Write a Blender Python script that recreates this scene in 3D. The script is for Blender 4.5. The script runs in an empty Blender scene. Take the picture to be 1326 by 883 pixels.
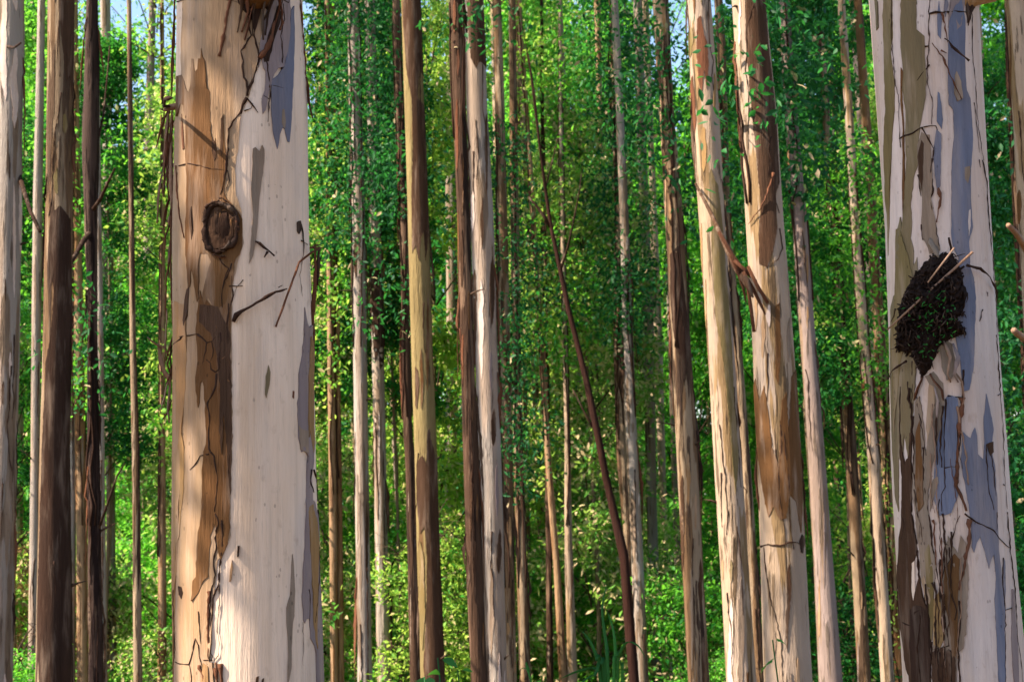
import bpy, bmesh, math, random
import numpy as np
from mathutils import Vector, Matrix, noise
from mathutils.geometry import delaunay_2d_cdt

rnd = random.Random(7)
nrng = np.random.default_rng(11)
scene = bpy.context.scene
col = scene.collection

# ------------------------------------------------------------------ camera
W0, H0 = 1326.0, 883.0                     # size of the photograph the positions were read from
LENS, SENSOR = 50.0, 36.0
FPX = W0 * LENS / SENSOR
PITCH, ROLL = math.radians(6.0), math.radians(1.45)
CAM = Vector((0.0, 0.0, 1.6))
cam_data = bpy.data.cameras.new('camera')
cam_data.lens = LENS; cam_data.sensor_width = SENSOR
cam_data.clip_start = 0.1; cam_data.clip_end = 3000.0
cam = bpy.data.objects.new('camera', cam_data); col.objects.link(cam)
fwd = Vector((0, math.cos(PITCH), math.sin(PITCH)))
rt = Vector((1, 0, 0)); up = rt.cross(fwd)
rt2 = rt * math.cos(ROLL) - up * math.sin(ROLL)
up2 = up * math.cos(ROLL) + rt * math.sin(ROLL)
R3 = Matrix((rt2, up2, -fwd)).transposed()
cam.matrix_world = Matrix.Translation(CAM) @ R3.to_4x4()
cam_data.dof.use_dof = True; cam_data.dof.focus_distance = 6.6; cam_data.dof.aperture_fstop = 5.6
scene.camera = cam

def at(px, py, Y):
    """point at world depth y = Y seen at photo pixel (px, py)"""
    d = R3 @ Vector(((px - W0 / 2) / FPX, -(py - H0 / 2) / FPX, -1.0))
    return CAM + d * (Y / d.y)

# ------------------------------------------------------------------ sky, sun, exposure
SUN_EL, SUN_AZ = math.radians(46), math.radians(-108)   # azimuth from +Y, clockwise seen from above
world = bpy.data.worlds.new('World'); scene.world = world; world.use_nodes = True
wn = world.node_tree.nodes; wl = world.node_tree.links
sky = wn.new('ShaderNodeTexSky'); sky.sky_type = 'NISHITA'; sky.sun_disc = False
sky.sun_elevation = SUN_EL; sky.sun_rotation = SUN_AZ
wl.new(sky.outputs[0], wn['Background'].inputs[0]); wn['Background'].inputs[1].default_value = 0.08
sun_dir = Vector((math.sin(SUN_AZ) * math.cos(SUN_EL), math.cos(SUN_AZ) * math.cos(SUN_EL), math.sin(SUN_EL)))
sun_data = bpy.data.lights.new('sun', 'SUN'); sun_data.energy = 4.8; sun_data.angle = math.radians(0.5)
sun_data.color = (1.0, 0.85, 0.66)
sun = bpy.data.objects.new('sun', sun_data); col.objects.link(sun)
sun.rotation_euler = (-sun_dir).to_track_quat('-Z', 'Y').to_euler(); sun.location = (-20, 0, 30)
vs = scene.view_settings
vs.view_transform = 'Standard'; vs.look = 'None'; vs.gamma = 1.0; vs.use_curve_mapping = False
vs.exposure = 2.1
scene.render.engine = 'CYCLES'
cy = scene.cycles
cy.max_bounces = 7; cy.diffuse_bounces = 4; cy.glossy_bounces = 2; cy.transmission_bounces = 4
cy.use_denoising = True
cy.caustics_reflective = False; cy.caustics_refractive = False

# ------------------------------------------------------------------ materials
def srgb(r, g, b):
    f = lambda c: (c / 255 / 12.92) if c / 255 <= 0.04045 else ((c / 255 + 0.055) / 1.055) ** 2.4
    return (f(r), f(g), f(b), 1.0)

class N:
    """tiny node helper"""
    def __init__(self, name):
        self.m = bpy.data.materials.new(name); self.m.use_nodes = True
        self.t = self.m.node_tree; self.b = self.t.nodes['Principled BSDF']
        self.out = self.t.nodes['Material Output']
    def new(self, kind, **kw):
        n = self.t.nodes.new(kind)
        for k, v in kw.items(): setattr(n, k, v)
        return n
    def set(self, sock, v):
        if hasattr(v, 'is_output'): self.t.links.new(v, sock)
        else: sock.default_value = v
    def noise(self, vec, scale=1.0, detail=3.0, rough=0.55):
        n = self.new('ShaderNodeTexNoise'); self.set(n.inputs['Vector'], vec)
        n.inputs['Scale'].default_value = scale; n.inputs['Detail'].default_value = detail
        n.inputs['Roughness'].default_value = rough
        return n.outputs['Fac']
    def math(self, op, a, b=0.0, c=None):
        n = self.new('ShaderNodeMath', operation=op)
        self.set(n.inputs[0], a); self.set(n.inputs[1], b)
        if c is not None: self.set(n.inputs[2], c)
        return n.outputs[0]
    def step(self, v, lo, hi):
        n = self.new('ShaderNodeMapRange'); self.set(n.inputs[0], v)
        n.inputs[1].default_value = lo; n.inputs[2].default_value = hi
        return n.outputs[0]
    def mix(self, f, a, b):
        n = self.new('ShaderNodeMix', data_type='RGBA')
        self.set(n.inputs[0], f); self.set(n.inputs[6], a); self.set(n.inputs[7], b)
        return n.outputs[2]
    def coords(self, scale, rand=True, seed=0.0):
        tc = self.new('ShaderNodeTexCoord'); v = tc.outputs['Object']
        mp = self.new('ShaderNodeMapping'); mp.inputs['Scale'].default_value = scale
        self.t.links.new(v, mp.inputs['Vector'])
        v = mp.outputs[0]
        oi = self.new('ShaderNodeObjectInfo')
        cb = self.new('ShaderNodeCombineXYZ')
        for i, k in enumerate((37.0, 91.0, 53.0)):
            self.set(cb.inputs[i], self.math('MULTIPLY_ADD', oi.outputs['Random'], k if rand else 0.0, seed + i * 3.1))
        ad = self.new('ShaderNodeVectorMath', operation='ADD')
        self.t.links.new(v, ad.inputs[0]); self.t.links.new(cb.outputs[0], ad.inputs[1])
        return ad.outputs[0]
    def bump(self, h, strength, dist):
        n = self.new('ShaderNodeBump'); n.inputs['Strength'].default_value = strength
        n.inputs['Distance'].default_value = dist
        self.set(n.inputs['Height'], h); self.t.links.new(n.outputs[0], self.b.inputs['Normal'])

def sc4(c, k): return (c[0] * k, c[1] * k, c[2] * k, 1.0)

BARK = 0.64
def plain_bark(name, c, var=0.22, rough=0.75, bump=0.35, tint=None, mottle=0.0, stain=0.0):
    """one colour of smooth or rough bark with streaks and specks"""
    c = sc4(c, BARK); tint = sc4(tint, BARK) if tint else None
    n = N(name)
    st = n.noise(n.coords((14, 14, 1.3)), 1.0, 6, 0.65)
    fi = n.noise(n.coords((90, 90, 8), seed=5), 1.0, 5, 0.7)
    bl = n.noise(n.coords((3, 3, 1.1), seed=9), 1.0, 4, 0.55)
    fb = n.noise(n.coords((45, 45, 1.0), seed=13), 1.0, 4, 0.6)          # long fibres
    pk = n.new('ShaderNodeTexVoronoi'); pk.inputs['Scale'].default_value = 1.0; n.set(pk.inputs['Vector'], n.coords((34, 34, 20), seed=21))
    cc = n.mix(n.step(st, 0.3, 0.7), sc4(c, 1 - var), sc4(c, 1 + var))
    tint = tint or (c[0] * 1.12, c[1] * 0.93, c[2] * 0.78, 1)
    cc = n.mix(n.math('MULTIPLY', n.step(bl, 0.38, 0.68), 0.65), cc, tint)
    cc = n.mix(n.math('MULTIPLY', n.step(fb, 0.50, 0.75), 0.42), cc, sc4(c, 0.55))
    if stain:
        s1 = n.noise(n.coords((7, 7, .45), seed=71), 1.0, 5, .6); s2 = n.noise(n.coords((5, 5, .9), seed=83), 1.0, 4, .55); s3 = n.noise(n.coords((22, 22, 14), seed=95), 1.0, 3, .6)
        cc = n.mix(n.math('MULTIPLY', n.step(s1, .50, .78), stain), cc, sc4((.56, .37, .23), BARK))
        cc = n.mix(n.math('MULTIPLY', n.step(s2, .52, .76), stain * .8), cc, sc4((.50, .46, .47), BARK))
        cc = n.mix(n.math('MULTIPLY', n.step(s3, .60, .78), stain * .6), cc, sc4((.42, .30, .22), BARK))
    if mottle:
        mo = n.math('MULTIPLY_ADD', fi, .18, n.noise(n.coords((11, 11, 1.5), seed=33), 1.0, 4, .6))
        cc = n.mix(n.math('MULTIPLY', n.step(mo, .60, .80), mottle), cc, sc4((.62, .47, .37), BARK))
        cc = n.mix(n.math('MULTIPLY', n.step(mo, .50, .36), mottle * .8), cc, sc4(c, .5))
    sp = n.step(fi, 0.56, 0.72)
    cc = n.mix(n.math('MULTIPLY', sp, 0.45), cc, sc4(c, 0.5))
    pm = n.math('MULTIPLY', n.math('LESS_THAN', pk.outputs['Distance'], .16), n.math('GREATER_THAN', n.noise(n.coords((9, 9, 5), seed=25), 1.0, 2, .5), .58))
    cc = n.mix(n.math('MULTIPLY', pm, .55), cc, sc4(c, 0.32))
    n.set(n.b.inputs['Base Color'], cc); n.b.inputs['Roughness'].default_value = rough
    n.b.inputs['Specular IOR Level'].default_value = 0.06
    h = n.math('ADD', n.math('MULTIPLY', st, 0.6), n.math('MULTIPLY', fi, 0.5))
    h = n.math('ADD', h, n.math('MULTIPLY', fb, .5)); h = n.math('SUBTRACT', h, n.math('MULTIPLY', pm, .4))
    n.bump(h, min(1.0, bump + .25), 0.028)
    return n.m

def trunk_bark(name, light, mid, dark, kmid=0.52, kdark=0.62, alt=None, flk=.70):
    """shedding bark: long upright patches of three tones with ragged ends"""
    light, mid, dark = sc4(light, BARK), sc4(mid, BARK), sc4(dark, BARK); alt = sc4(alt, BARK) if alt else None
    n = N(name)
    jag = n.noise(n.coords((55, 55, 3.0), seed=2), 1.0, 3, 0.6)
    a = n.math('MULTIPLY_ADD', jag, 0.16, n.noise(n.coords((6.5, 6.5, 0.55), seed=0), 1.0, 2.5, 0.5))
    b = n.math('MULTIPLY_ADD', jag, 0.14, n.noise(n.coords((9.0, 9.0, 0.5), seed=17), 1.0, 2.5, 0.5))
    st = n.noise(n.coords((9, 9, 2.4), seed=8), 1.0, 5, 0.6)
    fi = n.noise(n.coords((80, 80, 10), seed=5), 1.0, 4, 0.65)
    lt = n.mix(n.step(st, 0.3, 0.7), sc4(light, 0.82), sc4(light, 1.1))
    if alt:
        al = n.noise(n.coords((4, 4, 0.35), seed=31), 1.0, 2, 0.5)
        lt = n.mix(n.step(n.math('MULTIPLY_ADD', jag, 0.1, al), 0.52, 0.57), lt, alt)
    md = n.mix(n.step(st, 0.3, 0.7), sc4(mid, 0.75), sc4(mid, 1.2))
    dk = n.mix(n.step(fi, 0.4, 0.65), sc4(dark, 0.6), sc4(dark, 1.35))
    cc = n.mix(n.step(a, kmid + 0.08, kmid + 0.1), lt, md)
    cc = n.mix(n.step(b, kdark + 0.07, kdark + 0.095), cc, dk)
    cc = n.mix(n.math('MULTIPLY', n.step(fi, 0.62, 0.74), 0.45), cc, sc4(dark, 0.9))
    fl = n.math('MULTIPLY_ADD', jag, 0.2, n.noise(n.coords((17, 17, 1.5), seed=44), 1.0, 3, 0.55))
    cc = n.mix(n.math('MULTIPLY', n.step(fl, flk, flk + .02), .85), cc, dk)
    cc = n.mix(n.math('MULTIPLY', n.step(fl, 0.50, 0.40), .4), cc, sc4(light, 1.15))
    big = n.noise(n.coords((2.2, 2.2, 0.5), seed=61), 1.0, 3, 0.5)
    cc = n.mix(n.math('MULTIPLY', n.step(big, .35, .7), .5), cc, sc4(mid, .8))
    n.set(n.b.inputs['Base Color'], cc); n.b.inputs['Roughness'].default_value = 0.8
    n.b.inputs['Specular IOR Level'].default_value = 0.06
    h = n.math('ADD', n.math('MULTIPLY', n.step(b, kdark + 0.06, kdark + 0.1), 0.8), n.math('MULTIPLY', fi, 0.7))
    h = n.math('ADD', h, n.math('MULTIPLY', n.step(fl, 0.6, 0.75), .8)); n.bump(h, 0.8, 0.02)
    return n.m

def leaf_mat(name, c, c2, trans, kt=0.4, rough=0.55, pale=0.0, pc=(0.46, 0.33, 0.21, 1)):
    n = N(name)
    at_ = n.new('ShaderNodeAttribute', attribute_name='tint', attribute_type='GEOMETRY')
    oi = n.new('ShaderNodeObjectInfo')
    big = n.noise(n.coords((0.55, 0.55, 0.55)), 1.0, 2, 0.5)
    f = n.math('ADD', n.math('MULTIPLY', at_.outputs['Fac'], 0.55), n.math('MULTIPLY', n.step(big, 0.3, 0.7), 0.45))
    f = n.step(f, .22, .85)  # leaf tone varies, sharpened to put sun-and-shade contrast into the colour
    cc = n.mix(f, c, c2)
    cc = n.mix(n.math('MULTIPLY', n.math('GREATER_THAN', at_.outputs['Fac'], 1 - pale), .85), cc, pc)  # pale tan leaves, some of them painted for sunlit cream speckles
    n.set(n.b.inputs['Base Color'], cc); n.b.inputs['Roughness'].default_value = rough
    n.b.inputs['Specular IOR Level'].default_value = 0.16
    tr = n.new('ShaderNodeBsdfTranslucent')
    n.set(tr.inputs[0], n.mix(f, sc4(trans, .7), sc4(trans, 1.35)))
    mx = n.new('ShaderNodeMixShader'); mx.inputs[0].default_value = kt
    n.t.links.new(n.b.outputs[0], mx.inputs[1]); n.t.links.new(tr.outputs[0], mx.inputs[2])
    n.t.links.new(mx.outputs[0], n.out.inputs[0])
    return n.m

CREAM = (0.96, 0.765, 0.63, 1)
M = {}
M['cream'] = plain_bark('bark_cream', CREAM, 0.10, 0.62, 0.15, (0.84, 0.60, 0.43, 1), stain=0.75)
M['cool'] = plain_bark('bark_pale_grey', (0.76, 0.63, 0.585, 1), 0.12, 0.62, 0.2, (0.70, 0.49, 0.375, 1), stain=0.75)
M['tan'] = plain_bark('bark_tan', (0.35, 0.21, 0.10, 1), 0.14, 0.7, 0.2, mottle=0.45, stain=0.3)
M['beige'] = plain_bark('bark_beige', (0.38, 0.262, 0.165, 1), 0.12, 0.7, 0.2, mottle=0.4, stain=0.4)
M['brown'] = plain_bark('bark_brown', (0.15, 0.075, 0.031, 1), 0.3, 0.75, 0.3, mottle=0.35)
M['gold'] = plain_bark('bark_golden_brown', (0.36, 0.23, 0.105, 1), 0.18, 0.75, 0.25, mottle=0.4)
M['dark'] = plain_bark('bark_dark_brown', (0.048, 0.027, 0.02, 1), 0.4, 0.85, 0.8, mottle=0.2)
M['choc'] = plain_bark('bark_chocolate', (0.085, 0.048, 0.031, 1), 0.4, 0.85, 0.8, mottle=0.28)
M['taupe'] = plain_bark('bark_taupe', (0.27, 0.21, 0.165, 1), 0.15, 0.75, 0.25, mottle=0.4)
M['olive'] = plain_bark('bark_olive', (0.20, 0.155, 0.07, 1), 0.15, 0.72, 0.2, mottle=0.35)
M['olivegrey'] = plain_bark('bark_olive_grey', (0.20, 0.165, 0.10, 1), 0.14, 0.72, 0.2, mottle=0.35)
M['blue'] = plain_bark('bark_blue_grey', (0.17, 0.19, 0.275, 1), 0.18, 0.7, 0.25, (0.235, 0.20, 0.215, 1), mottle=0.25)
M['lav'] = plain_bark('bark_lavender_grey', (0.29, 0.225, 0.23, 1), 0.14, 0.72, 0.2, (0.36, 0.28, 0.26, 1), mottle=0.4)
M['vine'] = plain_bark('dry_rootlet', (0.05, 0.027, 0.02, 1), 0.35, 0.85, 0.5)
M['strip'] = plain_bark('peeling_strip', (0.17, 0.075, 0.045, 1), 0.4, 0.85, 0.6)
M['stick'] = plain_bark('bare_stick', (0.34, 0.22, 0.16, 1), 0.25, 0.8, 0.4)
M['nest'] = plain_bark('nest_soil', (0.03, 0.02, 0.018, 1), 0.6, 1.0, 1.0)
M['hollow'] = plain_bark('knot_hollow', (0.05, 0.028, 0.02, 1), 0.4, 0.95, 0.8)
M['branch'] = plain_bark('grey_brown_branch', (0.09, 0.06, 0.045, 1), 0.3, 0.85, 0.6)
M['deadwood'] = plain_bark('dead_wood', (0.045, 0.02, 0.016, 1), 0.4, 0.85, 0.8)
M['pole'] = plain_bark('sapling_bark', (0.22, 0.17, 0.11, 1), 0.3, 0.8, 0.5)
# trunk kinds
M['t_grey'] = trunk_bark('trunk_grey_white', (0.47, 0.365, 0.30, 1), (0.25, 0.18, 0.13, 1), (0.06, 0.036, 0.028, 1), 0.57, 0.67, (0.42, 0.37, 0.34, 1), flk=.75)
M['t_olive'] = trunk_bark('trunk_olive', (0.32, 0.25, 0.115, 1), (0.16, 0.09, 0.042, 1), (0.10, 0.07, 0.045, 1), 0.60, 0.72, flk=.77)
M['t_brown'] = trunk_bark('trunk_dark_brown', (0.20, 0.125, 0.085, 1), (0.085, 0.048, 0.032, 1), (0.034, 0.02, 0.016, 1), 0.40, 0.56)
M['t_cream'] = trunk_bark('trunk_cream', (0.50, 0.375, 0.28, 1), (0.29, 0.19, 0.10, 1), (0.11, 0.075, 0.05, 1), 0.58, 0.70, (0.46, 0.36, 0.295, 1))
M['t_lav'] = trunk_bark('trunk_lavender', (0.33, 0.255, 0.24, 1), (0.29, 0.20, 0.14, 1), (0.14, 0.11, 0.09, 1), 0.60, 0.74)
M['t_dark'] = trunk_bark('trunk_blackish', (0.09, 0.058, 0.048, 1), (0.045, 0.026, 0.022, 1), (0.022, 0.013, 0.013, 1), 0.45, 0.55)
M['t_warm'] = trunk_bark('trunk_warm', (0.44, 0.29, 0.18, 1), (0.26, 0.14, 0.07, 1), (0.11, 0.06, 0.04, 1), 0.52, 0.64)
M['t_patch'] = trunk_bark('trunk_patchy', (0.37, 0.275, 0.19, 1), (0.19, 0.115, 0.065, 1), (0.06, 0.038, 0.03, 1), 0.50, 0.56)
# leaves
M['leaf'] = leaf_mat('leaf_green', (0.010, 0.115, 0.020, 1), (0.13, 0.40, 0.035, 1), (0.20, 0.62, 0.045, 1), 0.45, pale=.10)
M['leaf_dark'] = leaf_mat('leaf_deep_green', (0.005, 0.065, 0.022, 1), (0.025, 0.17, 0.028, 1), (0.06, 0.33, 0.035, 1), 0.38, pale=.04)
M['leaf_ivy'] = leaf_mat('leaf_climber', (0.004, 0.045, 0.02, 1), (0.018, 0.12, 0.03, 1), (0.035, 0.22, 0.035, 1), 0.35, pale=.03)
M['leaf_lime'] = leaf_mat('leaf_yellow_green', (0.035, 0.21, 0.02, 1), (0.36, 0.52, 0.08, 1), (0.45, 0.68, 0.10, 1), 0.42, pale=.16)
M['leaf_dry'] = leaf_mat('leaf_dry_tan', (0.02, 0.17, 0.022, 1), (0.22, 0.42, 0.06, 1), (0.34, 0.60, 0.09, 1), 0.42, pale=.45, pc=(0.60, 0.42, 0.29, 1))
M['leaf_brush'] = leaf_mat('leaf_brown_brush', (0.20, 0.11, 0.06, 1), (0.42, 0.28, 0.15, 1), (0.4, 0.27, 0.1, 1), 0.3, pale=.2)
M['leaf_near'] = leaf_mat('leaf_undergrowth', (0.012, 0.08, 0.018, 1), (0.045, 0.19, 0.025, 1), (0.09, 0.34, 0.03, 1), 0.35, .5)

def ground_mat():
    n = N('forest_floor')
    a = n.noise(n.coords((1.3, 1.3, 1.3), rand=False), 1.0, 6, 0.65)
    b = n.noise(n.coords((18, 18, 18), rand=False, seed=4), 1.0, 4, 0.6)
    cc = n.mix(n.step(a, 0.35, 0.65), (0.10, 0.06, 0.035, 1), (0.19, 0.13, 0.07, 1))
    cc = n.mix(n.math('MULTIPLY', n.step(b, 0.5, 0.7), 0.7), cc, (0.05, 0.09, 0.02, 1))
    n.set(n.b.inputs['Base Color'], cc); n.b.inputs['Roughness'].default_value = 0.95
    n.bump(n.math('ADD', a, b), 0.8, 0.08)
    return n.m
M['ground'] = ground_mat()

# ------------------------------------------------------------------ object helpers
def tag(o, label=None, cat=None, group=None, kind=None):
    if label: o['label'] = label
    if cat: o['category'] = cat
    if group: o['group'] = group
    if kind: o['kind'] = kind
    return o

def link(name, me, parent=None, loc=(0, 0, 0)):
    o = bpy.data.objects.new(name, me); col.objects.link(o)
    o.location = loc
    if parent is not None: o.parent = parent
    return o

def mesh(name, vs_, fs, mat, smooth=True):
    me = bpy.data.meshes.new(name); me.from_pydata([tuple(v) for v in vs_], [], fs)
    if mat is not None: me.materials.append(mat)
    if smooth: me.shade_smooth()
    me.update()
    return me

def empty(name, loc):
    o = bpy.data.objects.new(name, None); col.objects.link(o); o.location = loc
    o.empty_display_size = 0.3
    return o

class MB:
    def __init__(self): self.v = []; self.f = []
    def tube(self, pts, rad, seg=6, cap=True):
        pts = [Vector(p) for p in pts]
        n = len(pts)
        if not hasattr(rad, '__len__'): rad = [rad] * n
        a = None; base = len(self.v)
        for i, p in enumerate(pts):
            d = (pts[min(i + 1, n - 1)] - pts[max(i - 1, 0)])
            if d.length < 1e-9: d = Vector((0, 0, 1))
            d.normalize()
            if a is None: a = d.orthogonal().normalized()
            a = (a - d * a.dot(d))
            if a.length < 1e-6: a = d.orthogonal()
            a.normalize(); b = d.cross(a)
            for k in range(seg):
                t = 2 * math.pi * k / seg
                self.v.append(p + (a * math.cos(t) + b * math.sin(t)) * rad[i])
        for i in range(n - 1):
            for k in range(seg):
                k2 = (k + 1) % seg
                self.f.append((base + i * seg + k, base + i * seg + k2, base + (i + 1) * seg + k2, base + (i + 1) * seg + k))
        if cap:
            self.f.append(tuple(base + k for k in reversed(range(seg))))
            self.f.append(tuple(base + (n - 1) * seg + k for k in range(seg)))
    def ribbon(self, pts, widths, side, thick=0.004):
        """curled strip with thickness; side = vector across (or one for each point)"""
        base = len(self.v); n = len(pts)
        for i, p in enumerate(pts):
            p = Vector(p); d = (Vector(pts[min(i + 1, n - 1)]) - Vector(pts[max(i - 1, 0)])).normalized()
            s = Vector(side[i] if isinstance(side, list) else side); s = (s - d * s.dot(d)).normalized()
            nn = d.cross(s).normalized(); w = widths[i] / 2
            self.v += [p - s * w + nn * (w * 0.35), p + nn * thick * -0.5, p + s * w + nn * (w * 0.35),
                       p + s * w + nn * (w * 0.35 + thick), p + nn * thick * 0.5, p - s * w + nn * (w * 0.35 + thick)]
        for i in range(n - 1):
            for k in range(6):
                k2 = (k + 1) % 6
                self.f.append((base + i * 6 + k, base + i * 6 + k2, base + i * 6 + 6 + k2, base + i * 6 + 6 + k))
        self.f.append(tuple(base + k for k in reversed(range(6))))
        self.f.append(tuple(base + (n - 1) * 6 + k for k in range(6)))
    def build(self, name, mat, parent=None, smooth=True, org=None):
        vv = self.v if org is None else [Vector(v) - org for v in self.v]
        return link(name, mesh(name, vv, self.f, mat, smooth), parent)

# ------------------------------------------------------------------ ground
def gz(x, y):
    d = max(0.0, y - 3.0)
    z = -0.165 * min(d, 60.0)
    if d > 60: z -= 0.165 * 14 * (1 - math.exp(-(d - 60) / 14))
    return z + 0.12 * noise.noise(Vector((x * 0.25, y * 0.25, 0.3)))

def build_ground():
    xs = sorted(set([round(v, 3) for v in np.concatenate([np.linspace(-900, -60, 12), np.linspace(-60, 60, 81), np.linspace(60, 900, 12)])]))
    ys = sorted(set([round(v, 3) for v in np.concatenate([np.linspace(-200, -20, 8), np.linspace(-20, 110, 90), np.linspace(110, 1800, 20)])]))
    v = [(x, y, gz(x, y)) for y in ys for x in xs]
    nx = len(xs); f = [(j * nx + i, j * nx + i + 1, (j + 1) * nx + i + 1, (j + 1) * nx + i) for j in range(len(ys) - 1) for i in range(nx - 1)]
    o = link('ground', mesh('ground', v, f, M['ground'])); tag(o, kind='structure')
build_ground()

# ------------------------------------------------------------------ leaves
OVATE = ([(0, 0, 0), (.22, .34, .10), (.5, .5, .15), (.78, .28, .06), (1, 0, -.10), (.78, -.28, .06), (.5, -.5, .15), (.22, -.34, .10), (.5, 0, -.02)],
         [(0, 8, 1), (1, 8, 2), (2, 8, 3), (3, 8, 4), (4, 8, 5), (5, 8, 6), (6, 8, 7), (7, 8, 0)])
DIAMOND = ([(0, 0, 0), (.42, .5, .18), (1, 0, -.10), (.42, -.5, .18)], [(0, 2, 1), (0, 3, 2)])
def leaf_mesh(name, P, L, Wd, mat, droop=0.6, seed=0, upbias=0.6, bias=None, shape=DIAMOND):
    """P (n,3) leaf bases; folded leaves in random directions; bias (n,3) leans the blades of a clump the same way"""
    g = np.random.default_rng(seed); n = len(P)
    d = g.normal(size=(n, 3)); d[:, 2] = d[:, 2] * 0.6 - droop; d /= np.linalg.norm(d, axis=1)[:, None]
    u = g.normal(size=(n, 3)); u[:, 2] += upbias
    if bias is not None: u = u * .55 + bias
    s = np.cross(d, u); s /= np.linalg.norm(s, axis=1)[:, None] + 1e-9
    nn = np.cross(s, d)
    l = L * g.uniform(0.4, 1.45, n)[:, None]; w = Wd * g.uniform(0.55, 1.3, n)[:, None]
    tv, tf = shape; k = len(tv)
    V = np.empty((n, k, 3))
    for i, (a, b, c) in enumerate(tv): V[:, i] = P + d * l * a + s * w * b + nn * w * c
    me = bpy.data.meshes.new(name)
    me.vertices.add(n * k); me.vertices.foreach_set('co', V.astype(np.float32).ravel())
    m = len(tf)
    idx = (np.arange(n) * k)[:, None] + np.array(tf).ravel()[None, :]
    me.loops.add(n * m * 3); me.loops.foreach_set('vertex_index', idx.astype(np.int32).ravel())
    me.polygons.add(n * m); me.polygons.foreach_set('loop_start', np.arange(0, n * m * 3, 3, dtype=np.int32))
    a = me.attributes.new('tint', 'FLOAT', 'FACE')
    a.data.foreach_set('value', np.repeat(g.random(n), m).astype(np.float32))
    if mat is not None: me.materials.append(mat)
    me.update(calc_edges=True)
    return me

def clumps(g, centers, per, size, flat=0.6, lean=False):
    out = []; bi = []
    for c, s, k in zip(centers, size, per):
        p = g.normal(size=(int(k), 3)) * s; p[:, 2] *= flat
        out.append(c + p)
        v = g.normal(size=3); v[2] = abs(v[2]) + .3; bi.append(np.tile(v / np.linalg.norm(v), (int(k), 1)))
    return (np.concatenate(out), np.concatenate(bi)) if lean else np.concatenate(out)

def column_crown(name, H, z0, R, nb, nsub, per, L, Wd, seed, bough=(.5, 1.0), sz=(0.12, 0.27)):
    """foliage of a slender tall tree: boughs, each with leaf clumps and gaps between, plus the branches that carry them"""
    g = np.random.default_rng(seed)
    t = (np.arange(nb) + g.random(nb)) / nb; z = z0 + (H - z0) * t
    prof = R * (0.5 + 0.5 * np.sin(np.pi * np.clip(t * 0.85 + 0.12, 0, 1))) * (1 - 0.3 * t)
    th = g.uniform(0, 2 * np.pi) + np.arange(nb) * 2.4 + g.normal(0, .5, nb); rr = prof * np.sqrt(g.uniform(0.1, 1, nb))
    Bc = np.stack([np.cos(th) * rr, np.sin(th) * rr, z], 1); Br = g.uniform(bough[0], bough[1], nb)
    C = []; S = []; mb = MB()
    for c, r in zip(Bc, Br):
        d = math.hypot(c[0], c[1]); zb = max(c[2] - d * g.uniform(0.6, 1.2) - .1, 0.3)
        p0 = Vector((0, 0, zb)); p2 = Vector(c); p1 = p0.lerp(p2, .5) + Vector((0, 0, .1 * d))
        mb.tube([p0, p1, p2], [0.024, 0.016, 0.008], 4, False)
        k = int(nsub * g.uniform(.6, 1.4) * (r / np.mean(Br)) ** 2) + 3
        q = g.normal(size=(k, 3)); q /= np.linalg.norm(q, axis=1)[:, None]; q *= r * g.uniform(.35, 1, k)[:, None] ** .6; q[:, 2] *= .75
        for w in q:
            C.append(c + w); S.append(g.uniform(*sz)); mb.tube([p2, p2.lerp(Vector(c + w), .5) + Vector((0, 0, .05)), Vector(c + w)], [.007, .005, .003], 3, False)
    C = np.array(C); S = np.array(S)
    k = (per * (S / np.mean(S)) ** 2 * g.uniform(0.5, 1.5, len(S))).astype(int) + 4
    P, bi = clumps(g, C, k, S, .7, True)
    lm = leaf_mesh(name + '_leaves', P, L, Wd, None, seed=seed + 1, bias=bi)
    return lm, mesh(name + '_branches', mb.v, mb.f, M['branch'])

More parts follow.
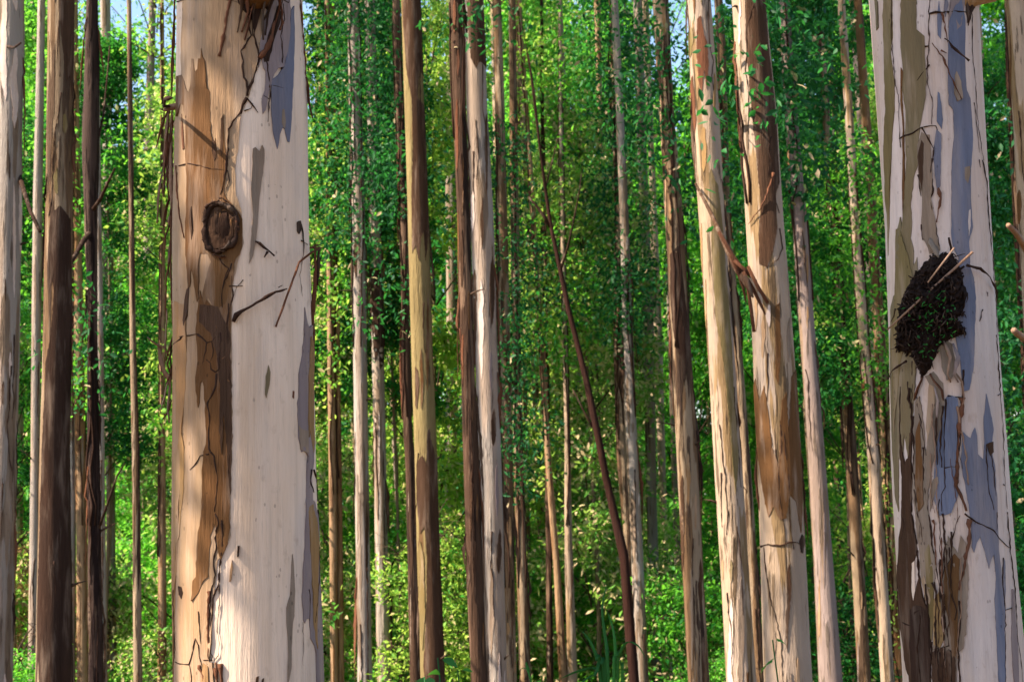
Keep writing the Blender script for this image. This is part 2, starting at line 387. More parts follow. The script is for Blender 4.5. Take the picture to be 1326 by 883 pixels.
# ------------------------------------------------------------------ tall trunks
class Trunk:
    """rows: (photo y, left x, right x) down the trunk at world depth Y"""
    def __init__(self, rows, Y, seg=24, wob=0.02, step=22, height=27.0, seed=0, top_z=None, flare=1.12):
        self.rows = sorted(rows); self.Y = Y; self.wob = wob; self.seed = seed * 7.3
        ys = [r[0] for r in self.rows]
        self.ys = np.array(ys, float)
        self.xc = np.array([(r[1] + r[2]) / 2 for r in self.rows]); self.hw = np.array([(r[2] - r[1]) / 2 for r in self.rows])
        a = at(np.interp(ys[0], self.ys, self.xc), ys[0], Y); b = at(self.xc[-1], ys[-1], Y)
        self.axis = (a - b).normalized()
        tc = CAM - (a + b) / 2; tc = tc - self.axis * tc.dot(self.axis); self.to = tc.normalized()
        self.side = self.axis.cross(self.to).normalized()
        if self.side.x < 0: self.side = -self.side
        # axis points: base on the ground, rows, then the top
        pts = []
        y = ys[0]
        while y <= ys[-1] + 0.1:
            c = at(float(np.interp(y, self.ys, self.xc)), y, Y)
            pts.append((y, c, float(np.interp(y, self.ys, self.hw)) * Y / FPX)); y += step
        pts = pts[::-1]                                  # bottom to top
        y0, c0, r0 = pts[0]
        low = []
        d = self.axis; c = Vector(c0)
        pxm = FPX / Y
        while c.z > gz(c.x, c.y) - 0.25:
            c = c - d * 0.45; h = max(0.0, c.z - gz(c.x, c.y))
            low.append((y0 + (c0 - c).length * pxm, Vector(c), r0 * (1.0 + (flare - 1) * math.exp(-h / 0.5) + 0.004 * (c0 - c).length)))
        self.base = Vector(low[-1][1]) if low else Vector(c0)
        y1, c1, r1 = pts[-1]
        hi = []
        if top_z is None: top_z = self.base.z + height
        L = max(0.5, (top_z - c1.z) / max(0.3, self.axis.z)); m = max(2, int(L / 0.9))
        for i in range(1, m + 1):
            t = i / m; cc = c1 + self.axis * (L * t) + Vector((noise.noise(Vector((t * 2, self.seed, 0))), noise.noise(Vector((t * 2, self.seed, 5))), 0)) * 0.25 * t
            hi.append((y1 - L * t * pxm, cc, r1 * (1 - 0.82 * t)))
        self.pts = low[::-1] + pts + hi
        self.py = np.array([p[0] for p in self.pts[::-1]])     # ascending photo y
        self.pc = np.array([list(p[1]) for p in self.pts[::-1]]); self.pr = np.array([p[2] for p in self.pts[::-1]])
        self.seg = seg; self.top = self.pts[-1][1]
    def lump(self, phi, y):
        v = Vector((math.cos(phi) * 1.3, math.sin(phi) * 1.3, y * self.Y / FPX * 1.1 + self.seed))
        return 1.0 + self.wob * (noise.noise(v) + 0.5 * noise.noise(v * 2.3))
    def at(self, phi, y, off=0.0):
        """surface point: phi 0 faces the camera side, + to the right"""
        c = Vector([np.interp(y, self.py, self.pc[:, k]) for k in range(3)]); r = float(np.interp(y, self.py, self.pr))
        return c + (self.to * math.cos(phi) + self.side * math.sin(phi)) * (r * self.lump(phi, y) + off)
    def nrm(self, phi): return self.to * math.cos(phi) + self.side * math.sin(phi)
    def phi(self, x, y):
        xc = float(np.interp(y, self.ys, self.xc)); hw = float(np.interp(y, self.ys, self.hw))
        u = (x - xc) / hw
        if abs(u) <= 0.985: return math.asin(u)
        return math.copysign(math.asin(0.985) + (abs(u) - 0.985) * 2.2, u)
    def px(self, x, y, off=0.0): return self.at(self.phi(x, y), y, off)
    def build(self, name, mat):
        self.root = empty(name, self.base)
        mb = MB(); sg = self.seg
        for (y, c, r) in self.pts:
            for k in range(sg):
                p = 2 * math.pi * k / sg
                mb.v.append(c + (self.to * math.cos(p) + self.side * math.sin(p)) * (r * self.lump(p, y)))
        for i in range(len(self.pts) - 1):
            for k in range(sg):
                k2 = (k + 1) % sg
                mb.f.append((i * sg + k, i * sg + k2, (i + 1) * sg + k2, (i + 1) * sg + k))
        mb.f.append(tuple((len(self.pts) - 1) * sg + k for k in range(sg)))
        self.trunk = mb.build('trunk', mat, self.root, org=self.base)
        return self.root
    # ---- parts that lie on the bark
    def patch(self, poly, mat, off=0.004, name='bark_patch', jit=1.0, grid=None):
        """sheet of bark with ragged outline; poly in photo pixels"""
        hwm = float(np.mean(self.hw)); k = hwm / 90.0
        off = 0.0012 + off * 0.55
        g = random.Random(int(abs(poly[0][0] * 31 + poly[0][1] * 17)) + int(self.seed))
        pl = [(self.phi(x, y) * hwm, y) for x, y in poly]
        out = []
        n = len(pl); stp = max(3.0, 7.0 * k)
        for i in range(n):
            a, b = pl[i], pl[(i + 1) % n]; L = math.hypot(b[0] - a[0], b[1] - a[1]); m = max(1, int(L / stp))
            for j in range(m):
                t = j / m; e = 0 if j == 0 else 1
                out.append((a[0] + (b[0] - a[0]) * t + e * g.gauss(0, 0.55 * jit) * min(1, k + .35), a[1] + (b[1] - a[1]) * t + e * g.gauss(0, 1.3 * jit) * min(1, k + .35)))
        area = sum(out[i][0] * out[(i + 1) % len(out)][1] - out[(i + 1) % len(out)][0] * out[i][1] for i in range(len(out)))
        if area < 0: out.reverse()
        x0 = min(p[0] for p in out); x1 = max(p[0] for p in out); ya = min(p[1] for p in out); yb = max(p[1] for p in out)
        gx, gy = grid or (max(2.5, 9 * k), max(9.0, 20 * k))
        inner = []
        yy = ya + gy / 2
        while yy < yb:
            xx = x0 + gx / 2
            while xx < x1: inner.append((xx, yy)); xx += gx
            yy += gy
        # keep inner points away from the outline
        oa = np.array(out); keep = []
        for p in inner:
            if np.min((oa[:, 0] - p[0]) ** 2 + ((oa[:, 1] - p[1]) * 0.6) ** 2) < (gx * 0.3) ** 2: continue
            c = False; j = len(out) - 1
            for i in range(len(out)):
                if (out[i][1] > p[1]) != (out[j][1] > p[1]) and p[0] < (out[j][0] - out[i][0]) * (p[1] - out[i][1]) / (out[j][1] - out[i][1]) + out[i][0]: c = not c
                j = i
            if c: keep.append(p)
        vin = [Vector(p) for p in out + keep]; m = len(out)
        vo, eo, fo, _, _, _ = delaunay_2d_cdt(vin, [], [list(range(m))], 1, 1e-4)
        if not fo: return None
        vv = []; ff = []
        cnt = {}
        for f in fo:
            for i in range(len(f)):
                e = (f[i], f[(i + 1) % len(f)]); cnt[e] = cnt.get(e, 0) + 1
        nv = len(vo)
        curl = .012 * min(1.0, k * 1.2)
        for vi, p in enumerate(vo):
            phi = p.x / hwm; q = 0.25 * noise.noise(Vector((p.x * 0.05, p.y * 0.02, self.seed)))
            lip = max(0.0, noise.noise(Vector((p.x * .06, p.y * .025, self.seed + 9)))) * curl if vi < m else 0.0
            vv.append(self.at(phi, p.y, off + 0.0006 * q + lip))
        for f in fo: ff.append(tuple(f))
        for (a, b) in cnt:                                   # rim with its own vertices, so the edge stays crisp
            if (b, a) not in cnt:
                k0 = len(vv)
                vv += [vv[b], vv[a], self.at(vo[a].x / hwm, vo[a].y, -0.004), self.at(vo[b].x / hwm, vo[b].y, -0.004)]
                ff.append((k0, k0 + 1, k0 + 2, k0 + 3))
        org = self.base
        me = mesh(name, [v - org for v in vv], ff, mat)
        return link(name, me, self.root)
    def line(self, pts, r=0.003, mat=None, name='rootlet', off=0.0, taper=True, wig=1.0, seg=5):
        """thin stem creeping over the bark; pts in photo pixels"""
        g = random.Random(int(abs(pts[0][0] * 13 + pts[0][1] * 7)))
        P = []
        for i in range(len(pts) - 1):
            (xa, ya), (xb, yb) = pts[i][:2], pts[i + 1][:2]
            m = max(1, int(math.hypot(xb - xa, yb - ya) / 5))
            for j in range(m):
                t = j / m
                P.append((xa + (xb - xa) * t + g.gauss(0, 0.4) * wig, ya + (yb - ya) * t + g.gauss(0, 0.4) * wig))
        P.append(pts[-1][:2])
        n = len(P); mb = MB()
        if not hasattr(off, '__len__'): off = (off, off)
        if not hasattr(r, '__len__'): r = (r, r * (0.45 if taper else 1))
        q = [self.px(x, y, 0.0042 + (off[0] + (off[1] - off[0]) * i / max(1, n - 1))) for i, (x, y) in enumerate(P)]
        mb.tube(q, [(r[0] + (r[1] - r[0]) * i / max(1, n - 1)) * g.uniform(0.45, 1.6) for i in range(n)], seg)
        return mb.build(name, mat or M['vine'], self.root, org=self.base)
    def crown(self, variant, mat, z_from_top=9.0, sc=1.0, rot=0.0):
        lm, bm_ = variant
        loc = self.top - self.base + Vector((0, 0, -z_from_top * sc))
        for nm, me, mt in (('crown', lm, mat), ('branches', bm_, M['branch'])):
            o = link(nm, me, self.root, loc); o.scale = (sc, sc, sc); o.rotation_euler.z = rot
            if nm == 'crown': set_mat(o, mt)

def set_mat(o, mat):
    if not o.material_slots: o.data.materials.append(mat)
    o.material_slots[0].link = 'OBJECT'; o.material_slots[0].material = mat

# ------------------------------------------------------------------ shared crowns
TALL = [column_crown('tall_crown_%d' % i, 9.5, 0.0, 3.4, 20, 6, 26, 0.19, 0.055, 100 + i, (.6, 1.1), (.2, .35)) for i in range(2)]
SAP = [column_crown('understory_%d' % i, 16.0, 0.8, r, n, k, p, 0.18, 0.09, 200 + i) for i, (r, n, k, p) in
       enumerate([(2.2, 46, 12, 36), (1.9, 42, 12, 38), (2.5, 48, 11, 36), (1.7, 40, 12, 34), (2.2, 42, 11, 30)])]
SHRUB = [column_crown('shrub_%d' % i, h, .3, r, n, k, p, .12, .062, 300 + i, (.4, .85), (.1, .24)) for i, (h, r, n, k, p) in
         enumerate([(4.6, 1.7, 22, 8, 26), (4.0, 2.0, 22, 8, 26), (4.4, 1.8, 22, 7, 20)])]

def K4(ox, oy):
    return lambda *p: [(ox + p[i] / 4.0136, oy + p[i + 1] / 4.0136) for i in range(0, len(p), 2)]
trees = {}

# ------------------------------------------------------------------ the big pale trunk with the knot
B = Trunk([(-40, 228, 392), (0, 228, 394), (150, 227, 400), (300, 225, 400), (450, 226, 405), (600, 226, 408), (750, 227, 412), (883, 229, 416), (930, 229, 418)],
          6.0, seg=72, wob=0.012, step=10, height=27, seed=1)
tag(B.build('eucalyptus_tree', M['cream']), 'thick pale eucalyptus trunk with an oval knot and tan bark on one half', 'tree')
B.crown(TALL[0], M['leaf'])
b1, b2, b3, b4 = K4(200, 0), K4(200, 220), K4(200, 440), K4(200, 663)
B.patch([(238, -60), (345, -60), (341, 40), (335, 90), (322, 150), (313, 170), (311, 178), (309, 215), (305, 240), (306, 270), (313, 290), (316, 330), (309, 350), (303, 380),
         (301, 440), (302, 560), (300, 640), (300, 690), (292, 712), (285, 720), (281, 760), (277, 830), (275, 845), (282, 846), (290, 850), (292, 883), (292, 960),
         (190, 960), (190, 170), (227, 160), (232, 130), (236, 110), (237, 60)], M['beige'], 0.0025, jit=0.6)
B.patch([(190, 395), (228, 392), (243, 400), (246, 440), (246, 470), (243, 520), (240, 570), (238, 640), (236, 700), (233, 760), (232, 800), (230, 900), (190, 900)], M['tan'], 0.004)
B.patch([(229, 130), (231, 108), (237, 110), (241, 120), (244, 132), (247, 137), (250, 130), (250.6, 95), (253, 96), (255, 113), (258, 110), (259, 97), (262, 98), (263, 85), (265, 96), (268, 102),
         (271, 136), (274, 141), (275, 190), (278, 214), (281, 199), (283, 215), (288, 214), (291, 170), (292, 200), (294, 222), (294, 246), (292, 268), (300, 280), (314, 300), (314, 335), (306, 350),
         (302, 380), (300, 440), (297, 452), (290, 455), (276, 402), (272, 395), (270, 408), (266, 400), (268, 380), (276, 352), (272, 342), (263, 340), (261, 360), (262, 395), (259, 400),
         (256, 372), (252, 358), (250, 380), (247, 382), (245, 340), (244, 320), (245, 250), (244, 180), (240, 150), (236, 146), (232, 160), (229, 150)], M['brown'], 0.005)
B.patch([(263, 386), (268, 405), (271, 398), (276, 405), (286, 410), (300, 400), (299, 440), (301, 560), (303, 568), (300, 580), (299, 660), (300, 680), (297, 700), (292, 712), (289, 720), (285, 700),
         (282, 676), (276, 690), (274, 740), (268, 745), (262, 760), (256, 768), (254, 770), (255, 745), (259, 740), (260, 700), (261, 685), (266, 662), (267, 640), (268, 600), (271, 570),
         (270, 545), (268, 505), (266, 498), (264, 502), (263, 525), (261, 531), (259, 510), (260, 480), (258, 440), (259, 415)], M['brown'], 0.006)
B.patch([(300, 442), (302, 560), (300, 640), (298, 620), (294, 560), (292, 540), (290, 590), (286, 560), (288, 520), (284, 470), (276, 440), (262, 425), (263, 404), (285, 408)], M['choc'], 0.0075)  # dark bark patch, also stands in for the dappled shade below the knot
B.patch([(350, 125), (350, 160), (352, 189), (357.5, 210.5), (360.7, 192), (364.4, 182), (367, 184), (370.7, 199), (373, 199), (375.6, 174), (378, 112), (380.6, 82), (381.4, 50), (380, 22), (376, 30), (375, 62), (372, 82), (364.4, 107), (359, 117)], M['blue'], 0.0045, jit=.5)
B.patch([(363, 176), (364, 160), (366, 158), (368, 175), (367, 183), (365, 182)], M['taupe'], 0.006)
B.patch([(346, -50), (372, -50), (375.6, 50), (374, 75), (369, 100), (354, 117), (347, 139), (343, 164), (339.5, 169), (338, 154), (342, 139), (343, 115), (338, 100), (334, 112), (336, 80), (344, 40)], M['lav'], 0.004)
B.patch([(327, 213), (330, 211), (335, 216), (338, 208), (341, 213), (341, 228), (337, 257), (334.5, 282), (331, 325), (327, 347), (322, 356), (324.5, 327), (327, 295), (324.6, 262), (326, 240)], M['taupe'], 0.0045, jit=.5)
B.patch([(393, 404), (392, 440), (388, 472), (384, 490), (384, 520), (382, 527), (383, 552), (383, 570), (387, 589), (392, 587), (395.5, 594), (394, 614), (393, 660), (391, 700), (388, 740), (387, 780), (388, 800), (390, 805),
         (392, 800), (396, 800), (397, 825), (402, 835), (404, 845), (405, 890), (406, 950), (450, 950), (450, 790), (415, 780), (411, 720), (409, 670), (402, 650), (401, 620), (404, 600), (404, 540), (405, 440), (401, 425), (397, 430)], M['lav'], 0.0045)
B.patch([(400, 440), (404, 445), (404, 540), (403, 590), (398, 560), (396, 570), (397, 500)], M['gold'], 0.0065)
B.patch([(395, 660), (402, 655), (407, 680), (408, 760), (405, 840), (401, 810), (399, 740), (397, 690)], M['gold'], 0.006)
B.patch([(383, 555), (388, 560), (395, 562), (395, 590), (390, 588), (386, 586)], M['taupe'], 0.0065)
B.patch([(375, 716.6), (377, 743), (378, 763), (374.4, 810), (372, 857), (368, 877), (369.4, 837), (367.4, 802.5), (367.4, 782.6), (372, 768)], M['taupe'], 0.0045, jit=.4)
B.patch([(345.7, 481), (348, 490), (347, 505), (343, 522), (341.5, 517), (342.5, 495)], M['olivegrey'], 0.0045, jit=.3)
B.patch([(240, 560), (243.6, 579), (243.6, 630), (240, 660), (238, 690), (234, 700), (233, 720), (230, 700), (229, 640), (230, 590), (235, 575)], M['gold'], 0.006)
B.patch([(246, 382), (249, 380), (247, 415), (243, 427), (241, 420), (243, 395)], M['choc'], 0.0065, jit=.3)
B.patch([(302, 720), (303, 730), (301, 745), (299, 747), (300, 733)], M['tan'], 0.004, jit=.3)
B.patch([(331, 865), (334, 864), (332, 890), (328, 910), (328, 885)], M['choc'], 0.0045, jit=.3)
B.patch([(338, 868), (340, 867), (337, 890), (334, 910), (335, 885)], M['choc'], 0.0045, jit=.3)
B.patch([(309, 703), (311, 703), (310, 716), (308, 717)], M['dark'], 0.0045, jit=.2)
B.patch([(376.5, 512), (378, 513), (377.5, 522), (376, 520)], M['strip'], 0.0045, jit=.2)
B.patch([(237, 752), (241, 753), (243, 760), (241, 768), (238, 762)], M['dark'], 0.006, jit=.2)
B.patch([(383, 297), (386, 295), (387, 303), (385, 312), (383, 309)], M['dark'], 0.006, jit=.2)
B.patch([(277, 199), (281, 205), (283, 222), (280, 228), (277, 215)], M['choc'], 0.0065, jit=.3)
B.patch([(288, 176), (290, 172), (291, 200), (289, 222), (287, 215)], M['choc'], 0.0065, jit=.3)
B.patch([(238, 160), (240, 178), (242, 205), (240, 206), (238, 185)], M['strip'], 0.0065, jit=.3)
B.patch([(250, 282), (252, 280), (254, 310), (252, 322), (250, 305)], M['choc'], 0.0065, jit=.3)
B.patch([(340, 96), (347, 66), (353, 48), (358, 30), (364, 40), (358, 60), (352, 80), (347, 102), (341, 104)], M['dark'], 0.008, jit=.5)
B.patch([(268, 846), (274, 850), (276, 900), (268, 940), (264, 900)], M['tan'], 0.007, jit=.5)
px3 = 6.0 / FPX
for c_, r_ in [
    (b1(120, 45, 150, 60, 200, 75, 260, 90, 340, 100, 390, 115, 430, 125, 500, 128), 1.0),
    (b1(480, 595, 490, 560, 510, 520, 530, 440, 545, 400, 575, 350, 590, 280, 610, 230, 640, 160, 660, 90, 650, 20, 640, -60), 1.9),
    (b1(485, 590, 478, 520, 460, 480, 462, 420, 452, 370, 480, 330, 500, 290, 490, 240, 480, 180, 440, 130, 430, 60, 430, -60), 1.5),
    (b1(545, 405, 530, 330, 515, 290, 520, 200, 545, 100, 560, 0), 1.4),
    (b1(580, 410, 590, 500, 597, 560, 590, 620, 585, 715), 1.3), (b1(597, 530, 630, 530, 665, 532), 0.9), (b1(562, 585, 590, 600), 1.2),
    (b1(655, 440, 660, 350, 655, 270, 670, 180, 665, 100), 1.3),
    (b1(480, 600, 460, 640, 450, 680, 410, 720, 390, 760, 385, 883, 380, 960), 2.0),
    (b1(480, 600, 505, 630, 535, 675), 1.2), (b1(470, 670, 500, 660, 510, 630), 1.0),
    (b1(640, 70, 690, 85, 715, 50, 725, 0), 1.0), (b1(500, 128, 560, 110, 600, 70, 640, 30), 2.2), (b1(500, 190, 540, 140, 600, 100), 1.8),
    (b2(140, 15, 190, 25, 250, 45, 310, 70, 370, 80), 1.0), (b2(380, 0, 375, 80, 365, 150, 350, 200), 1.6), (b2(385, 80, 395, 130, 375, 190, 365, 220), 1.0),
    (b2(345, 510, 360, 540, 390, 570, 370, 620, 360, 680, 362, 760), 1.3), (b2(410, 420, 415, 500, 408, 560, 408, 640, 410, 730, 385, 800, 378, 883), 1.2),
    (b2(408, 545, 390, 590, 368, 630), 2.0), (b2(390, 655, 430, 660, 460, 655), 0.9), (b2(460, 625, 430, 660, 415, 710), 0.7),
    (b2(755, 310, 765, 360, 768, 450, 755, 530, 745, 580, 760, 685), 1.0), (b2(750, 400, 790, 408), 1.0),
    (b3(160, 0, 150, 10, 110, 25), 1.3), (b3(245, 0, 265, 20, 285, 45, 280, 90, 265, 155), 1.4), (b3(150, 0, 200, 2, 245, 0), 1.2), (b3(285, 45, 310, 40, 330, 20), 1.2),
    (b3(310, 40, 320, 90, 305, 140), 1.0), (b3(350, 0, 355, 60, 345, 130, 350, 180, 330, 195, 310, 180, 305, 150, 285, 130), 1.6),
    (b3(335, 200, 330, 270, 310, 310, 290, 345, 300, 410, 295, 500, 300, 590, 320, 610, 340, 700, 335, 800, 325, 883), 1.7),
    (b3(300, 600, 255, 605, 235, 640, 205, 672), 1.2), (b3(392, -140, 388, 0, 395, 200, 405, 400, 400, 560, 395, 700), 1.0),
    (b3(800, 690, 795, 740, 815, 805), 1.5), (b3(820, 690, 835, 760, 840, 850), 1.2),
    (b4(330, 0, 345, 40, 330, 120, 335, 170, 320, 230, 330, 300, 310, 380, 300, 560, 305, 720), 1.5),
    (b4(360, 30, 365, 130, 355, 220, 345, 340, 320, 420, 305, 600, 315, 725), 1.7), (b4(345, 350, 352, 420, 340, 560, 350, 640, 345, 700, 325, 725), 0.9),
    (b4(130, 742, 155, 750, 205, 745, 215, 715, 235, 615, 250, 650, 255, 700, 270, 760, 275, 883), 0.9), (b4(205, 750, 215, 800, 215, 883), 0.8),
    (b4(120, 380, 125, 500, 130, 700, 120, 800, 120, 883), 0.9), (b4(250, 480, 255, 560, 262, 640), 0.8), (b4(840, 0, 850, 130, 845, 300, 830, 470, 815, 575), 1.1),
    (b4(320, 730, 325, 800, 330, 883, 330, 960), 1.2), (b4(275, 720, 320, 722), 1.2), (b4(785, 400, 790, 480, 785, 560), 0.8), (b4(752, 560, 752, 700, 750, 780), 0.5)]:
    B.line(c_, r_ * px3 * .78)
for c_, r_ in [(b1(345, 395, 365, 300, 380, 200, 400, 100, 420, 30), 2.4), (b1(365, 80, 372, 40, 385, 0), 2.0), (b1(755, 0, 770, 150, 785, 330, 795, 480, 800, 560), 1.2), (b1(540, 400, 575, 355, 600, 290, 620, 200), 4.5),
               (b1(640, 60, 655, 120, 660, 200, 645, 240), 3.0), (b2(125, 10, 130, 120, 145, 260, 170, 390), 1.5), (b4(335, 730, 345, 883), 1.6), (b4(355, 740, 365, 883), 2.4), (b4(250, 745, 275, 800, 285, 883), 2.0),
               (b4(330, 760, 350, 883), 2.2), (b4(300, 380, 297, 560, 300, 715), 2.4)]:
    B.line(c_, r_ * px3, M['strip'], 'bark_strip')
# twigs standing off the bark
B.line(b1(95, 562, 110, 575, 140, 585, 190, 605, 240, 632), (3.2 * px3, 1.8 * px3), M['vine'], 'twig', (0.02, 0.16), seg=7)
B.line(b2(415, 830, 430, 800, 480, 770, 540, 730, 600, 690, 645, 670), (2.6 * px3, 1.0 * px3), M['vine'], 'twig', (0.006, 0.05), seg=7)
B.line(b2(610, 665, 625, 655), (1.0 * px3, .7 * px3), M['vine'], 'twig', (0.04, 0.05))
B.line(b2(520, 435, 540, 445, 575, 480, 605, 505), (1.6 * px3, 1.2 * px3), M['vine'], 'twig', (0.006, 0.02)); B.line(b2(575, 485, 558, 515), 1.5 * px3, M['vine'], 'twig', 0.015)

def hang(T, pts, w, mat='strip', name='bark_strip', thick=0.004, seed=0):
    """peeling bark strip: points (photo x, y, distance out of the surface)"""
    g = random.Random(seed); q = []; wd = []; sd = []
    P = []
    for i in range(len(pts) - 1):
        a, b = pts[i], pts[i + 1]; m = max(2, int(math.hypot(b[0] - a[0], b[1] - a[1]) / 6))
        for j in range(m):
            t = j / m; P.append([a[k] + (b[k] - a[k]) * t for k in range(3)])
    P.append(pts[-1]); n = len(P)
    for i, (x, y, o) in enumerate(P):
        c = at(x + g.gauss(0, 0.25), y, T.Y - 0.0)
        ph = T.phi(x, y)
        if abs(ph) < 1.35: c = T.px(x, y, o)
        else: c = c + T.to * o
        q.append(c); t = i / max(1, n - 1)
        wd.append(w * T.Y / FPX * (0.12 + 1.0 * math.sin(math.pi * min(1, t * 0.85 + 0.12))) * g.uniform(0.7, 1.3))
        sd.append(T.side * math.cos(t * 1.5 + seed) + T.to * math.sin(t * 1.5 + seed))
    mb = MB(); mb.ribbon(q, wd, sd, thick); return mb.build(name, M[mat], T.root, org=T.base)
hang(B, [(354, 433, .004), (358, 412, .03), (365, 381, .05), (372, 352, .06), (384, 337, .07), (400, 325, .07), (411, 319, .05), (415, 320, .03)], 3.6, seed=1)
hang(B, [(408, 318, .02), (410, 350, .02), (408, 380, .01), (405, 410, .0), (406, 440, .0), (405, 470, 0)], 5.5, seed=2)
hang(B, [(413, 320, .02), (411, 345, .02), (411, 370, .01)], 4.0, 'dark', seed=3)
hang(B, [(396, 100, .0), (399, 125, .0), (401, 142, .0), (404, 155, .02)], 4.0, seed=4)
for i, (xa, ya, xb, yb, xc, yc, w) in enumerate([(219, 142, 216, 180, 212, 215, 3), (219, 142, 210, 170, 203, 192, 3.2), (220, 145, 217, 200, 218, 260, 4), (222, 150, 221, 230, 222, 330, 4.5), (216, 165, 213, 215, 212, 256, 3),
                                              (226, 0, 224, 70, 222, 130, 3.5), (212, 215, 207, 250, 204, 290, 2.5), (224, 240, 222, 330, 224, 420, 3), (221, 330, 216, 370, 214, 420, 2.2), (217, 400, 215, 440, 213, 470, 2)]):
    hang(B, [(xa, ya, .02), (xb, yb, .04), (xc, yc, .01)], w, 'strip' if i % 3 else 'stick', seed=i)
hang(B, [(206, 446, .05), (209, 470, .04), (214, 482, .03), (219, 488, .02), (221, 500, 0), (219, 520, 0)], 5, 'stick', seed=31)
hang(B, [(193, 440, .1), (206, 449, .06), (213, 450, .04), (220, 462, .02)], 2.0, 'stick', seed=32)
hang(B, [(219, 490, 0), (214, 515, .03), (208, 536, .06)], 1.6, 'stick', seed=33)
hang(B, [(221, 500, 0), (217, 530, .03), (219, 548, .03)], 2.6, 'stick', seed=34)
g = random.Random(21)
for i in range(22):                                                # ragged fibres along the peeling edge
    y = g.uniform(130, 300) if i < 16 else g.uniform(430, 520); x = 226 - g.uniform(0, 5); L_ = g.uniform(18, 75) if i < 16 else g.uniform(10, 40)
    hang(B, [(x, y, .01), (x - g.uniform(1, 7), y + L_ * .5, .03), (x - g.uniform(-1, 12), y + L_, .02)], g.uniform(1.2, 3.6), g.choice(['strip', 'stick', 'choc', 'strip']), seed=200 + i)
# broken stub where the strips hang from
mb = MB(); mb.tube([B.px(226, 140, -.03), at(217, 140, 5.95), at(213, 143, 5.9)], [5 * px3, 4.4 * px3, 2.0 * px3], 8); mb.build('branch_stub', M['stick'], B.root, org=B.base)

def knot(T, x, y, rx, ry, parent_name='knot'):
    """oval branch scar: lumpy rolled rim, woody core with a dark hollow"""
    px = T.Y / FPX; g = random.Random(5)
    mb = MB(); ns, nt = 64, 10
    for i in range(ns):
        a = 2 * math.pi * i / ns
        for j in range(nt):
            b = 2 * math.pi * j / nt
            w = 2.9 * (1 + 0.5 * noise.noise(Vector((math.cos(a) * 2.2, math.sin(a) * 2.2, 1.0))) + 0.7 * noise.noise(Vector((math.cos(a) * 6, math.sin(a) * 6, b * .6))))
            o_ = 1 + .16 * noise.noise(Vector((math.cos(a) * 1.6, math.sin(a) * 1.6, 7.7))) + .07 * noise.noise(Vector((math.cos(a) * 5, math.sin(a) * 5, 2.2)))
            rr = o_ + (math.cos(b) * w) / rx
            mb.v.append(T.px(x + math.cos(a) * rx * rr, y + math.sin(a) * ry * (o_ + math.cos(b) * w / ry), 0.005 + (math.sin(b) * w * 1.3 + 2.0) * px))
    for i in range(ns):
        for j in range(nt):
            i2, j2 = (i + 1) % ns, (j + 1) % nt
            mb.f.append((i * nt + j, i2 * nt + j, i2 * nt + j2, i * nt + j2))
    k = mb.build(parent_name, M['dark'], T.root, org=T.base)
    c = MB(); nr = 9                                            # core
    for r in range(nr):
        for i in range(28):
            a = 2 * math.pi * i / 28; q = r / (nr - 1) * 0.98
            h = 0.006 + 0.012 * (1 - q * q) + 0.008 * noise.noise(Vector((q * math.cos(a) * 3, q * math.sin(a) * 6, 3)))
            hx = (q * math.cos(a) - 0.12) / 0.32; hy = (q * math.sin(a) + 0.1) / 0.55
            h -= 0.035 * math.exp(-(hx * hx + hy * hy) * 1.3)
            c.v.append(T.px(x + q * math.cos(a) * rx, y + q * math.sin(a) * ry, h))
    for r in range(nr - 1):
        for i in range(28):
            i2 = (i + 1) % 28; c.f.append((r * 28 + i, (r + 1) * 28 + i, (r + 1) * 28 + i2, r * 28 + i2))
    link('core', mesh('core', [v - T.base for v in c.v], c.f, M['choc']), k)
    h = MB(); 
    for r in range(6):
        for i in range(18):
            a = 2 * math.pi * i / 18; q = r / 5
            h.v.append(T.px(x + 2.6 + q * math.cos(a) * rx * 0.5 * (1 + 0.2 * math.sin(3 * a)), y - 3 + q * math.sin(a) * ry * 0.6, 0.015 + 0.004 * (1 - q) - 0.010 * q * q))
    for r in range(5):
        for i in range(18):
            i2 = (i + 1) % 18; h.f.append((r * 18 + i, (r + 1) * 18 + i, (r + 1) * 18 + i2, r * 18 + i2))
    link('hollow', mesh('hollow', [v - T.base for v in h.v], h.f, M['hollow']), k)
    for q in range(20):                                        # torn fibres wound round the scar
        a = g.uniform(0, 6.28); k1 = g.uniform(.88, 1.22); sp = g.uniform(.3, .9); m_ = M[g.choice(['vine', 'dark', 'choc', 'strip'])]
        T.line([(x + math.cos(a + sp * t) * rx * (k1 + .06 * math.sin(5 * t + q)), y + math.sin(a + sp * t) * ry * (k1 + .05 * math.cos(4 * t + q))) for t in np.linspace(0, 1, 6)], g.uniform(.8, 1.9) * px, m_, 'rootlet', g.uniform(.004, .022))
    for q in range(8):                                         # dead-wood splinters inside
        xx = x + g.uniform(-.75, .75) * rx; T.line([(xx, y - g.uniform(.3, .75) * ry), (xx + g.gauss(0, 1), y), (xx + g.gauss(0, 1.5), y + g.uniform(.3, .75) * ry)], g.uniform(.8, 1.6) * px, M[g.choice(['brown', 'choc', 'brown', 'dark'])], 'splinter', .004)
knot(B, 288.5, 311, 20, 30)
